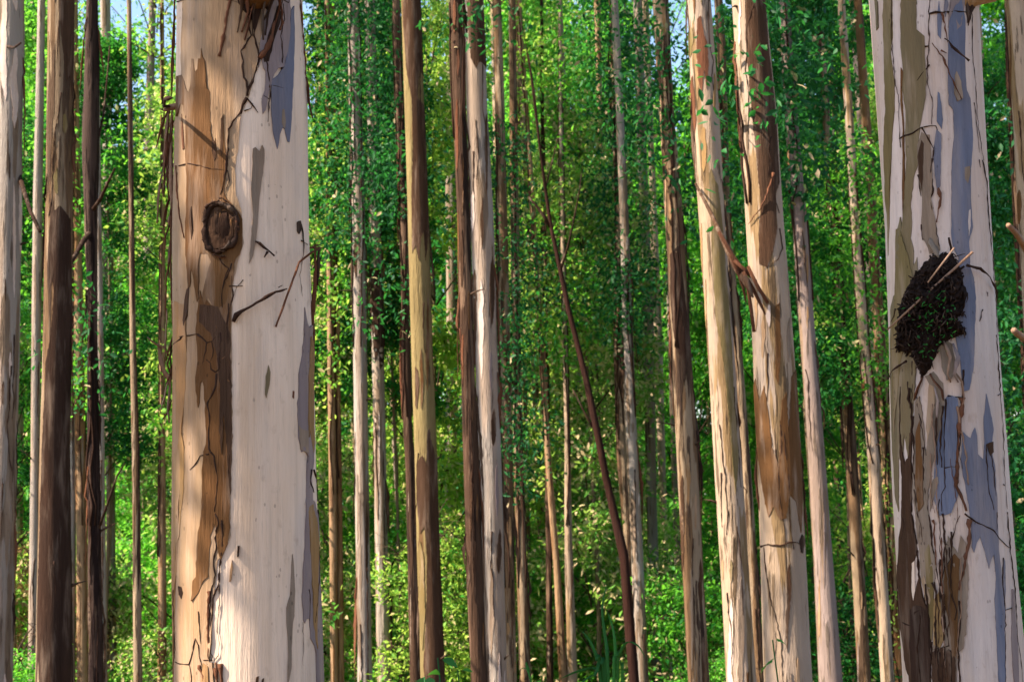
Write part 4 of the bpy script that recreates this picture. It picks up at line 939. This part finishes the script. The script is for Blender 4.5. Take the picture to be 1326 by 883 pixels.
mid('E2', [(0, 600, 627), (150, 604, 632), (290, 609, 640), (440, 614, 644), (590, 620, 649), (750, 625, 653), (883, 629, 657)], 18.8, 't_grey', 'grey-white trunk pressed against the dark reddish-brown one', npat=8, pm=('taupe', 'lav', 'cool', 'choc'), nlines=4, strips=3, seed=20,
    pats=[([(604, -40), (622, -40), (629, 60), (630, 90), (622, 84), (616, 92), (610, 80), (606, 40)], 'choc')])
mid('E3', [(150, 641, 654), (400, 645, 660), (600, 650, 664), (883, 655, 669)], 23.0, 't_patch', 'olive-brown trunk wound with ivy behind the grey-white one', npat=5, pm=('choc', 'tan'), nlines=2, strips=2, seed=21)
mid('E3b', [(200, 660, 671), (400, 662, 674), (600, 665, 678), (883, 673, 688)], 24.5, 't_patch', 'brown trunk of the ivy-wound pair, standing farther from the grey-white one', npat=5, pm=('dark', 'taupe'), nlines=2, strips=3, seed=22)
mid('E3c', [(560, 678, 684), (883, 684, 691)], 30.0, 't_warm', 'very thin tan trunk beside the ivy-wound pair', npat=1, nlines=0, seed=23)
mid('G1', [(470, 699, 706), (600, 706, 714), (740, 717, 726), (883, 724, 735)], 25.8, 't_warm', 'orange-tan slanting far trunk joined low down by a paler one', npat=2, nlines=0, seed=24)
mid('G2', [(560, 731, 738), (700, 731, 741), (883, 734, 748)], 25.8, 't_cream', 'pale far trunk next to the orange-tan slanting one', npat=3, nlines=1, seed=25)
mid('G3', [(640, 706, 713), (883, 708, 717)], 26.4, 't_brown', 'short-looking brown far trunk beside the pale and orange-tan pair', npat=1, nlines=0, seed=26)
mid('H1', [(0, 788, 800), (150, 792, 803), (280, 796, 807), (440, 794, 808), (590, 798, 813), (700, 808, 822), (883, 818, 832)], 26.0, 't_patch', 'brown-patched trunk wrapped in dark leaves, twin of a pale one', npat=6, pm=('choc', 'dark', 'lav'), nlines=2, strips=4, seed=27)
mid('H1b', [(300, 803, 815), (440, 806, 820), (590, 811, 826), (700, 817, 832), (883, 823, 840)], 25.0, 't_grey', 'pale grey trunk rising beside the leaf-wrapped brown-patched one', npat=5, pm=('cool', 'taupe'), nlines=2, strips=2, seed=28)
mid('I', [(0, 845, 866), (150, 854, 873), (290, 862, 886), (440, 868, 894), (590, 876, 905), (750, 884, 911), (883, 891, 919)], 20.0, 't_patch', 'tan and dark patchy trunk with stripped bark in its middle', npat=8, pm=('tan', 'beige', 'taupe', 'choc'), nlines=4, strips=5, seed=29,
    pats=[([(868, 330), (880, 320), (888, 400), (893, 440), (889, 480), (886, 500), (884, 470), (879, 460), (872, 430), (868, 380)], 'dark')])
mid('J2', [(60, 928, 940), (280, 934, 946), (440, 946, 960), (600, 960, 972), (883, 978, 991)], 21.5, 't_patch', 'slim grey and brown trunk squeezed between the two cream trunks', npat=7, pm=('choc', 'lav', 'dark'), nlines=2, strips=5, seed=30)
mid('J', [(0, 889, 921), (150, 896, 932), (290, 905, 939), (440, 916, 950), (590, 924, 960), (750, 934, 970), (883, 941, 979)], 16.5, 't_cream', 'cream trunk with golden patches and rust-coloured torn strips near the top', npat=10, pm=('olive', 'gold', 'tan', 'cool', 'taupe', 'brown'), nlines=6, strips=3, seed=31, wob=.02,
    pats=[([(903, 30), (908, 26), (912, 50), (916, 60), (918, 90), (915, 120), (912, 95), (909, 125), (905, 110), (902, 70)], 'strip'), ([(893, 110), (897, 100), (900, 125), (902, 160), (898, 200), (895, 160)], 'strip'),
          ([(918, 230), (921, 222), (925, 235), (930, 245), (936, 300), (940, 360), (946, 430), (950, 520), (956, 590), (952, 640), (945, 560), (940, 500), (934, 450), (928, 420), (925, 380), (922, 330), (920, 280)], 'olive')])
mid('K', [(0, 947, 991), (150, 957, 1006), (290, 966, 1015), (440, 974, 1027), (590, 981, 1037), (750, 986, 1044), (883, 990, 1051)], 13.5, 't_cream', 'stout cream and dark brown trunk with a torn branch leaning on it', npat=11, pm=('tan', 'beige', 'cool', 'taupe', 'brown'), nlines=7, strips=3, seed=32, wob=.02, seg=36,
    pats=[([(965, -40), (989, -40), (994, 60), (1002, 130), (1006, 180), (1009, 240), (1004, 255), (1006, 300), (1001, 330), (993, 350), (984, 345), (983, 310), (986, 270), (982, 230), (978, 190), (975, 160), (971, 120), (966, 60)], 'choc'),
          ([(976, 500), (979, 490), (984, 520), (990, 500), (996, 540), (1000, 580), (1008, 600), (1012, 520), (1018, 510), (1020, 560), (1024, 490), (1030, 480), (1034, 560), (1038, 640), (1036, 690), (1030, 650), (1022, 640), (1018, 670), (1010, 672), (1002, 655), (996, 668), (990, 640), (984, 600), (980, 560)], 'brown'),
          ([(1004, 400), (1009, 395), (1011, 450), (1008, 500), (1004, 490)], 'brown'), ([(1018, 740), (1022, 728), (1024, 760), (1021, 800), (1019, 840), (1017, 800), (1019, 770)], 'choc'), ([(1034, 700), (1037, 692), (1040, 700), (1038, 716), (1036, 714)], 'dark')])
K = trees['K']
K.line([(986, 706), (995, 703), (1010, 705), (1022, 701), (1032, 702), (1038, 708)], .008, M['vine']); K.line([(990, 706), (993, 740), (1000, 780), (1004, 790), (1012, 830), (1014, 883)], .006, M['vine'])
K.line([(1000, 230), (993, 255), (985, 275), (972, 292)], .012, M['strip'], 'bark_strip', .02); K.line([(1010, 300), (1013, 325), (1008, 340), (990, 352)], .006, M['vine'])
mid('L', [(0, 1008, 1022), (150, 1016, 1033), (290, 1026, 1045), (440, 1036, 1056), (590, 1047, 1068), (750, 1055, 1080), (883, 1061, 1091)], 20.0, 't_lav', 'smooth lavender-grey trunk standing between the stout cream one and the nest tree', npat=4, pm=('lav', 'tan', 'taupe'), nlines=3, seed=33, wob=.02)
mid('M1', [(200, 1068, 1078), (300, 1074, 1085), (440, 1083, 1097), (590, 1094, 1110), (750, 1104, 1120), (883, 1111, 1128)], 24.0, 't_patch', 'patchy dark and pale trunk with ragged bark behind the lavender-grey one', npat=8, pm=('choc', 'dark', 'lav', 'beige'), nlines=3, strips=5, seed=34)
mid('M2', [(150, 1094, 1105), (300, 1103, 1114), (440, 1112, 1126), (590, 1123, 1139), (750, 1133, 1149), (883, 1141, 1158)], 23.0, 't_cream', 'slender peach-coloured sunlit trunk near the nest tree', npat=4, pm=('brown', 'beige', 'choc'), nlines=2, strips=2, seed=35)
mid('M3', [(450, 1132, 1147), (650, 1144, 1160), (883, 1158, 1174)], 25.4, 't_warm', 'leaf-flecked tan trunk half hidden behind the nest tree', npat=3, nlines=1, seed=36)
mid('O', [(0, 1303, 1334), (150, 1312, 1344), (300, 1320, 1354), (600, 1336, 1372), (883, 1350, 1388)], 14.5, 't_cream', 'pinkish tan trunk cut by the picture edge beyond the nest tree', npat=5, pm=('tan', 'lav', 'brown'), nlines=3, seed=37)
mid('O2', [(100, 1305, 1314), (200, 1310, 1319), (300, 1315, 1324), (883, 1345, 1356)], 19.0, 't_brown', 'thin dark brown trunk close by the pinkish tan one', npat=3, pm=('dark', 'choc'), nlines=1, seed=38)
# far slim trunks scattered through the foliage
far = [(690, 31), (745, 34), (838, 31), (925, 33), (1038, 32), (1098, 36), (1132, 33), (505, 31), (585, 33), (140, 31), (25, 33), (416, 38), (560, 36), (652, 40), (780, 38), (850, 42), (868, 46), (1075, 42), (1290, 34), (60, 40), (190, 42), (512, 44)]
far_labels = {}
FK = {'t_grey': 'grey', 't_warm': 'tan', 't_patch': 'patchy brown', 't_lav': 'lavender-grey', 't_cream': 'cream'}
NEARS = [(10, 'grey-green trunk'), (75, 'dark brown and beige trunk'), (120, 'blackish trunk'), (175, 'thin grey-brown pole'), (320, 'thick trunk with the knot'), (435, 'orange-brown far pair'), (470, 'pale grey leaf-hung trunk'), (492, 'dark-topped grey trunk'), (548, 'olive-yellow trunk'),
         (606, 'dark reddish-brown trunk'), (635, 'grey-white trunk'), (668, 'ivy-wound pair'), (740, 'leaning dead tree'), (815, 'leaf-wrapped twin trunks'), (882, 'tan and dark patchy trunk'), (935, 'slimmer cream trunk'), (1000, 'stout cream trunk'), (1045, 'lavender-grey trunk'), (1100, 'ragged dark and pale trunk'),
         (1130, 'peach-coloured trunk'), (1225, 'nest tree'), (1310, 'pinkish tan trunk')]
def near_key(x): return min(NEARS, key=lambda k: abs(k[0] - x))[1]
for i, (x, Y) in enumerate(far):
    fm = rnd.choice(['t_grey', 't_warm', 't_patch', 't_warm', 't_lav', 't_cream'])
    dx = (x - 663) * .05 + 22 + rnd.gauss(0, 16); w = rnd.uniform(.13, .26) * FPX / Y
    mid('F%d' % i, [(-20, x - dx / 2 - w / 2, x - dx / 2 + w / 2), (200, x - dx / 4 - w / 2 + rnd.gauss(0, 3), x - dx / 4 + w / 2), (420, x - w / 2, x + w / 2 + rnd.gauss(0, 2)), (650, x + dx / 4 - w / 2 + rnd.gauss(0, 3), x + dx / 4 + w / 2), (883, x + dx / 2 - w * .55, x + dx / 2 + w * .55)], Y, fm,
        'slim distant %s trunk rising through the leaves beyond the %s' % (FK[fm], near_key(x)), npat=2, pm=('taupe', 'choc', 'beige'), nlines=0, seed=40 + i, seg=12, height=31, group='slim distant trunks in the foliage')

# the dark dead tree that leans
lean = [(100, 688), (200, 700), (292, 713), (400, 736), (500, 761), (620, 785), (720, 808), (883, 821)]
Ld = Trunk([(y, x - w / 2, x + w / 2) for (y, x), w in zip(lean, (2.5, 3.5, 5, 6.5, 8.5, 10, 12, 13))], 22.0, seg=14, wob=.16, step=20, seed=80, top_z=at(690, 40, 22).z)
tag(Ld.build('dead_tree', M['deadwood']), 'dark dead tree leaning across the gap in the middle of the grove', 'tree')
px22 = 22 / FPX
def limb(T, pts, r0, r1, mat='branch', name='branch', dy=0.0, seg=7):
    q = [at(x, y, T.Y + dy * i / len(pts)) for i, (x, y) in enumerate(pts)]; n = len(q)
    mb = MB(); mb.tube(q, [r0 + (r1 - r0) * i / (n - 1) for i in range(n)], seg); return mb.build(name, M[mat], T.root, org=T.base)
limb(Ld, [(713, 294), (704, 280), (694, 266), (684, 255)], 2.6 * px22, 1.5 * px22, 'dark')
limb(Ld, [(726, 350), (735, 320), (742, 290), (750, 250), (753, 225)], 1.8 * px22, .7 * px22, 'dark', dy=-.6)
limb(Ld, [(772, 560), (760, 540), (750, 520), (742, 505)], 1.8 * px22, .8 * px22, 'dark')
limb(Ld, [(700, 200), (696, 160), (692, 120), (684, 70)], 1.6 * px22, .8 * px22, 'dark', dy=.8)
limb(Ld, [(706, 245), (715, 210), (722, 180)], 1.4 * px22, .6 * px22, 'dark', dy=.8)
# branches of the others
A3 = trees['A3']; p19 = 19 / FPX
limb(A3, [(118, 300), (108, 312), (98, 330), (88, 346)], 4 * p19, 2.5 * p19, 'dark', dy=-1.0); limb(A3, [(118, 275), (130, 258), (142, 232), (149, 218)], 3 * p19, 1.2 * p19, 'dark', dy=-1.0)
limb(A3, [(125, 190), (134, 150), (138, 110), (142, 60)], 1.8 * p19, .8 * p19, 'dark', dy=.5); limb(A3, [(126, 690), (140, 650), (152, 615), (162, 600)], 2 * p19, .8 * p19, 'dark', dy=-.7)
A1 = trees['A1']; limb(A1, [(25, 228), (32, 250), (40, 275), (52, 300)], 3 * p19, 2 * p19, 'dark', dy=-1); limb(A1, [(8, 60), (18, 62), (27, 56)], 2 * p19, 1 * p19, 'dark', dy=-2)
J = trees['J']; p16 = 15.5 / FPX
mb = MB(); mb.tube([J.px(906, 240, .06), at(920, 275, 15.4), at(936, 310, 14.4), at(953, 345, 13.4), at(966, 365, 13.0), at(975, 385, 12.95)], [1.6 * p16, 2.6 * p16, 3.4 * p16, 4.6 * p16, 4.2 * p16, 1.2 * p16], 9)
tb = mb.build('fallen_branch', M['choc'], org=at(953, 345, 13.4)); tb.location = at(953, 345, 13.4); tag(tb, 'rust-brown torn branch wedged slantwise between the two cream trunks', 'branch')
for i, pts in enumerate([[(940, 318), (954, 340), (964, 362), (970, 380)], [(945, 330), (955, 352), (962, 372), (966, 392)], [(930, 300), (945, 326), (958, 344), (972, 360)], [(950, 338), (962, 348), (972, 356)], [(962, 352), (975, 375), (985, 395), (991, 408)], [(968, 345), (980, 370), (994, 393)], [(967, 365), (972, 400), (976, 430)]]):
    mb = MB(); mb.ribbon([at(x, y, 13.15 - .02 * i) - tb.location for x, y in pts], [.03, .035, .03, .01][:len(pts)], (1, .2, 0), .006); mb.build('bark_strip', M['strip'], tb)
O = trees['O']; p14 = 14.5 / FPX
limb(O, [(1345, 350), (1328, 322), (1316, 302), (1306, 292)], 5 * p14, 3 * p14, 'stick', 'branch', dy=-3); limb(O, [(1345, 452), (1330, 440), (1320, 434), (1313, 428)], 5 * p14, 3.5 * p14, 'stick', 'branch', dy=-3)

# ------------------------------------------------------------------ climbers on the trunks
def ivy(T, y0, y1, n, size, spread, mat='leaf_ivy', seed=0, bias=0.0, name='climbing_leaves'):
    g = np.random.default_rng(seed + 500); C = []
    nc = max(3, n // 26)
    for i in range(nc):
        y = g.uniform(y0, y1); ph = g.uniform(-math.pi, math.pi) * .8 + bias
        C.append(list(T.at(ph, y, abs(g.normal(0, spread))) - T.base))
    size *= .8
    C = np.array(C)
    sz_ = g.uniform(.08, .36, nc); P = clumps(g, C, (34 * (sz_ / .17) ** 1.5).astype(int) + 3, sz_, 1.1)
    o = link(name, leaf_mesh(name, P, size, size * .5, M[mat], seed=seed + 3, shape=OVATE, droop=.8), T.root)
    st = MB()
    gg = random.Random(seed)
    for k in range(2):
        ph = gg.uniform(-1.5, 1.5); y = y1 + 120; q = []
        while y > y0: q.append(T.at(ph, y, .012) - T.base); y -= 25; ph += gg.gauss(0, .25)
        if len(q) > 2: st.tube(q, .012, 5)
    st.build('climber_stem', M['vine'], T.root)
ivy(trees['C1'], -20, 330, 1300, .13, .32, seed=1); ivy(trees['C2'], -20, 330, 1700, .13, .45, seed=2)
ivy(trees['E3'], 150, 640, 1100, .12, .25, seed=3); ivy(trees['E3b'], 150, 640, 900, .12, .25, seed=4); ivy(trees['H1'], -20, 430, 1900, .14, .45, seed=5); ivy(trees['H1b'], 330, 420, 300, .13, .25, seed=6)
ivy(trees['I'], 30, 330, 700, .13, .3, seed=7); ivy(trees['L'], -20, 270, 1300, .16, .55, seed=8); ivy(trees['J2'], 100, 300, 300, .14, .2, seed=9)
ivy(trees['M1'], 200, 520, 900, .13, .3, seed=10, mat='leaf'); ivy(trees['M2'], 200, 480, 700, .12, .3, seed=11, mat='leaf'); ivy(trees['C3'], 0, 420, 600, .13, .3, seed=12); ivy(trees['E1'], -20, 60, 160, .13, .2, seed=14)
for i_, (k_, ya_, yb_) in enumerate([('A5', -20, 560), ('A6', -20, 600), ('A7', -20, 560), ('C0', -20, 520), ('C0b', -20, 500), ('G1', -20, 450), ('G2', -20, 560), ('G3', -20, 640)]):
    ivy(trees[k_], ya_, yb_, 800, .14, .45, seed=30 + i_, mat=('leaf', 'leaf_lime')[i_ % 2])
ivy(trees['O2'], 0, 900, 1500, .13, .4, seed=15); ivy(trees['M3'], 450, 900, 900, .12, .3, seed=16, mat='leaf_lime'); ivy(trees['A3'], 380, 560, 160, .12, .2, seed=17)
ivy(trees['K'], 95, 145, 52, .13, .10, seed=18)

# ------------------------------------------------------------------ leafy understory trees that close the view
def understory(px, Y, var, mat, label, sc=1.0, group='leafy trees filling the grove behind the trunks', lift=0.0):
    b = at(px, 600, Y); z = gz(b.x, Y)
    root = empty('leafy_tree', (b.x, Y, z - .15)); tag(root, label, 'tree', group)
    lm, bm_ = SAP[var]; rz = rnd.uniform(0, 6.28)
    sz = sc * rnd.uniform(.95, 1.2)
    for nm, me in (('crown', lm), ('branches', bm_)):
        o = link(nm, me, root); o.rotation_euler.z = rz; o.scale = (sc, sc, sz)
        o.location.z = lift
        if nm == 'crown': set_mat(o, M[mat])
    o = link('trunk', SAPTRUNK, root); o.scale = (sc, sc, sz + lift / 16); o.rotation_euler.z = rz
mb = MB(); zz = [0, .3, 2, 4, 6, 8, 10, 12, 14, 15.6]
mb.tube([(.12 * math.sin(z * .5), .1 * math.cos(z * .4) - .1, z) for z in zz], [.09, .075, .068, .06, .054, .047, .04, .032, .022, .008], 8)
SAPTRUNK = mesh('sapling_trunk', mb.v, mb.f, M['pole'])
LK = {'leaf': 'mid-green', 'leaf_dark': 'deep green', 'leaf_lime': 'yellow-green', 'leaf_dry': 'drying tan'}
def lab(m, px, Y): return '%s slender tree with %s leaves behind the %s' % ('tall far' if Y > 58 else 'nearer' if Y < 34 else 'leafy', LK[m], near_key(px))
for Y, stepm, sc in ((27.5, 6.2, .85), (31.5, 6.0, .92), (37, 6.2, 1.0), (44, 6.4, 1.15), (53, 6.4, 1.35), (63, 6.4, 1.65), (75, 6.4, 2.05), (90, 6.0, 2.5)):
    half = Y * 663 / FPX + 1.5; x = -half + rnd.uniform(0, stepm)
    while x < half:
        Yj = Y + rnd.uniform(-2, 2); px = 663 + x / Yj * FPX
        m = rnd.choices(['leaf', 'leaf_dark', 'leaf_lime', 'leaf_dry'], (5, 1.2, 3.2, .8) if Y < 48 else (4.5, 4.5, .6, .6))[0]
        if 665 < px < 785 and rnd.random() < .6: m = 'leaf_dry'
        v = rnd.randrange(4) if m != 'leaf_dry' else 4
        if not (790 < px < 850 and Y < 40) and not (812 < px < 838 and Y < 85) and not (660 < px < 790 and Y < 36 and m != 'leaf_dry'):
            understory(px, Yj, v, m, lab(m, px, Y), sc * rnd.uniform(.8, 1.1))
        x += stepm * rnd.uniform(.75, 1.3)
for px, Y, v, sc in ((690, 84, 1, 2.5), (165, 66, 2, 2.2), (38, 70, 1, 2.3), (1292, 66, 0, 2.2), (905, 47, 0, 1.25), (925, 62, 2, 1.8), (55, 62, 0, 2.0), (1150, 80, 2, 2.6)):
    understory(px, Y, v, 'leaf', 'towering green tree closing a gap behind the %s' % near_key(px), sc)
for px, Y, sc in ((712, 33, .8), (748, 36.5, .9), (772, 31, .72), (690, 39, .95)):
    understory(px, Y, 4, 'leaf_dry', 'sunlit tan-flecked tree close behind the %s' % near_key(px), sc)
for px, Y, v, lift, sc in ((135, 27, 1, 6, .55), (430, 27, 0, 7, .55), (510, 28, 3, 7, .55), (1045, 24, 0, 6, .5), (1095, 27, 2, 6, .55), (20, 29, 2, 5, .6), (1300, 25, 0, 2, .6)):
    understory(px, Y, v, 'leaf_dark', 'bare-stemmed tree with a deep green crown close behind the %s' % near_key(px), sc, 'bare-stemmed deep green trees among the trunks', lift=lift)

# ------------------------------------------------------------------ shrubs and brush along the foot of the grove
def shrub(px, Y, var, mat, label, sc, group):
    b = at(px, 700, Y); root = empty('shrub', (b.x, Y, gz(b.x, Y) - .1)); tag(root, label, 'shrub', group)
    lm, bm_ = SHRUB[var]; rz = rnd.uniform(0, 6.28)
    for nm, me in (('foliage', lm), ('stems', bm_)):
        o = link(nm, me, root); o.rotation_euler.z = rz; o.scale = (sc, sc, sc * rnd.uniform(.9, 1.2))
        if nm == 'foliage': set_mat(o, M[mat])
SL = {'leaf': 'mid-green leafy', 'leaf_lime': 'sunlit yellow-green', 'leaf_brush': 'brown dry twiggy', 'leaf_dark': 'deep green shaded', 'leaf_dry': 'half-dried tan and green'}
for Y, stepm, sc in ((22, 5.2, .62), (25.5, 3.8, .85), (29.5, 3.4, 1.15), (34, 3.4, 1.45)):
    half = Y * 663 / FPX + 1.0; x = -half + rnd.uniform(0, stepm)
    while x < half:
        Yj = Y + rnd.uniform(-1.2, 1.2); px = 663 + x / Yj * FPX
        if px < 230: m = rnd.choices(['leaf_brush', 'leaf_dry', 'leaf', 'leaf_lime'], (2.2, 3, 3, 2))[0]
        elif px < 700: m = rnd.choices(['leaf', 'leaf_dry', 'leaf_lime'], (4, 2.5, 2))[0]
        else: m = rnd.choices(['leaf', 'leaf_dark', 'leaf_lime', 'leaf_dry'], (4, 4, 1.5, 1))[0]
        if not (680 < px < 800 and Y < 25) and not (400 < px < 530 and Y < 27): shrub(px, Yj, 2 if m in ('leaf_brush', 'leaf_dry') else rnd.randrange(2), m, '%s %s shrub low down behind the %s' % ('small' if Y < 24 else 'spreading' if Y < 28 else 'large', SL[m], near_key(px)), sc * rnd.uniform(.65, 1.1), 'shrubs at the foot of the trunks')
        x += stepm * rnd.uniform(.7, 1.4)

# ------------------------------------------------------------------ leafy trees added out of view on the sun side to shade the trunks
def shade_tree(x, y, zc, sc, label, low=True):
    root = empty('eucalyptus_tree', (x, y, gz(x, y) - .15)); tag(root, label, 'tree')
    h = zc + 9 * sc; mb = MB()
    mb.tube([(0, 0, 0), (.05, 0, 2), (.02, .05, zc * .6), (0, 0, zc), (.05, 0, h)], [.2, .17, .14, .11, .02], 16); mb.build('trunk', M['t_cream'], root)
    g = np.random.default_rng(4)                               # low side boughs added to cast shade patches on the pale trunk
    for tx, ty, n_ in ((262, 430, 300), (275, 25, 140), (300, 460, 90), (250, 620, 40)) if low else ():
        p = B.px(tx, ty, 0); t = (p.x - x) / -sun_dir.x * .93; c = np.array(p + sun_dir * t) - np.array(root.location)
        P = c + g.normal(size=(n_, 3)) * .16; link('bough_leaves', leaf_mesh('bough_leaves', P, .16, .06, M['leaf'], seed=n_), root)
        mb = MB(); mb.tube([(0, 0, c[2] - .6), tuple(c * .5 + np.array((0, 0, c[2] * .5 - .2))), tuple(c)], [.03, .02, .008], 6); mb.build('bough', M['branch'], root)
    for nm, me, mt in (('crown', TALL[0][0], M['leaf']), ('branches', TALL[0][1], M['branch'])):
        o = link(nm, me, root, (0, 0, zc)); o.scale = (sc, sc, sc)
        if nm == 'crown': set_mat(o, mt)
shade_tree(-8.2, 3.7, 12.4, .62, 'unseen tall leafy eucalyptus added to shade the nest tree and the thick pale trunk')
shade_tree(-9.5, 9.6, 10.5, .75, 'unseen tall leafy eucalyptus added to dapple the two cream trunks with shade', False)

# ------------------------------------------------------------------ plants close to the camera
def plant(px, py, Y, stems, leaves, size, mat, label, name='seedling', seed=0, shape=OVATE):
    """upright seedling: stem(s) from the ground to the photo point, big leaves each a part"""
    g = random.Random(seed); top = at(px, py, Y); b = Vector((top.x + .03, Y, gz(top.x, Y) - .05)); root = empty(name, b); tag(root, label, 'plant')
    tv, tf = shape
    for k in range(stems):
        tp = top - b + Vector((g.gauss(0, .10) * (k > 0), g.gauss(0, .08), -.06 * k)); mb = MB()
        q = [Vector((0, 0, 0)).lerp(tp, t) + Vector((.03 * math.sin(3 * t + k), .02 * math.sin(2 * t), 0)) for t in np.linspace(0, 1, 9)]
        mb.tube(q, [.008 - .005 * t for t in np.linspace(0, 1, 9)], 6); mb.build('stem', M['leaf_near'], root)
        for i in range(leaves):
            t = 1 - .55 * (i / leaves) ** 1.1; p = Vector((0, 0, 0)).lerp(tp, t) + Vector((.03 * math.sin(3 * t + k), .02 * math.sin(2 * t), 0))
            a = i * 2.4 + k + g.uniform(-.3, .3); d = Vector((math.cos(a), math.sin(a) * .8, g.uniform(-.35, .25))).normalized()
            u = Vector((0, 0, 1)) + Vector((g.gauss(0, .3), g.gauss(0, .3) - .4, 0)); s = d.cross(u).normalized(); nn = s.cross(d)
            L = size * g.uniform(.7, 1.15) * (1.1 - .5 * (t > .97)); w = L * .62
            V = [p + d * (.02 + L * x) + s * w * y + nn * w * (z - .35 * x * x) for x, y, z in tv]
            lm = mesh('leaf', V + [p], [tuple(f) for f in tf], M['leaf_near']); at_ = lm.attributes.new('tint', 'FLOAT', 'FACE'); at_.data.foreach_set('value', np.full(len(tf), g.random() * .9, np.float32))
            link('leaf', lm, root)
LOBED = ([(0, 0, 0), (.05, .25, .08), (-.05, .55, .12), (.3, .42, .1), (.5, .62, .1), (.62, .3, .05), (1, 0, -.1), (.62, -.3, .05), (.5, -.62, .1), (.3, -.42, .1), (-.05, -.55, .12), (.05, -.25, .08), (.4, 0, 0)],
         [(i, 12, (i + 1) % 12) for i in range(12)])
plant(1006, 832, 6.6, 1, 7, .085, 'leaf_near', 'small bright seedling with pointed lobed leaves before the stout cream trunk', seed=1, shape=LOBED)
plant(566, 850, 6.0, 3, 6, .12, 'leaf_dark', 'dark broad-leaved seedling before the olive-yellow trunk', seed=2)
plant(590, 872, 6.2, 2, 5, .11, 'leaf_dark', 'low broad-leaved seedling beside the dark one before the olive-yellow trunk', seed=3)

def reed(px, Y, specs, label):
    b0 = at(px, 880, Y); b = Vector((b0.x, Y, gz(b0.x, Y) - .05)); root = empty('reed_grass', b); tag(root, label, 'grass')
    for i, (pts, w) in enumerate(specs):
        q0 = [at(x, y, Y + .12 * math.sin(i * 2.1) * j / len(pts)) - b for j, (x, y) in enumerate(pts)]
        q = [Vector((.02 * math.cos(i), .02 * math.sin(i), 0))] + q0
        # smooth the arch
        fine = []
        for j in range(len(q) - 1):
            for t in (0, .25, .5, .75):
                p0 = q[max(j - 1, 0)]; p1 = q[j]; p2 = q[j + 1]; p3 = q[min(j + 2, len(q) - 1)]
                fine.append(.5 * ((2 * p1) + (p2 - p0) * t + (2 * p0 - 5 * p1 + 4 * p2 - p3) * t * t + (-p0 + 3 * p1 - 3 * p2 + p3) * t ** 3))
        fine.append(q[-1]); n = len(fine); mb = MB()
        mb.ribbon(fine, [.6 * w * Y / FPX * (min(1, .35 + 2.2 * k / n) * (1 - (k / (n - 1)) ** 3) + .04) for k in range(n)], (1, .25 * math.sin(i), 0), .0012)
        o = mb.build('blade', M['leaf_near'], root)
        o.data.attributes.new('tint', 'FLOAT', 'FACE').data.foreach_set('value', np.full(len(o.data.polygons), (i * .37) % .9, np.float32))
reed(790, 6.5, [([(778, 883), (774, 855), (764, 830), (752, 815)], 9), ([(788, 883), (786, 840), (780, 790), (786, 755)], 8), ([(800, 883), (802, 850), (812, 832), (826, 836), (835, 850)], 7), ([(784, 883), (776, 865), (750, 868), (726, 878)], 8),
               ([(795, 890), (797, 850), (794, 815), (786, 790)], 8), ([(782, 890), (770, 875), (758, 880), (748, 890)], 7), ([(806, 890), (806, 868), (800, 845)], 6), ([(690, 890), (686, 870), (678, 864), (672, 868)], 4)], 'tuft of arching reed blades before the leaning dead tree')
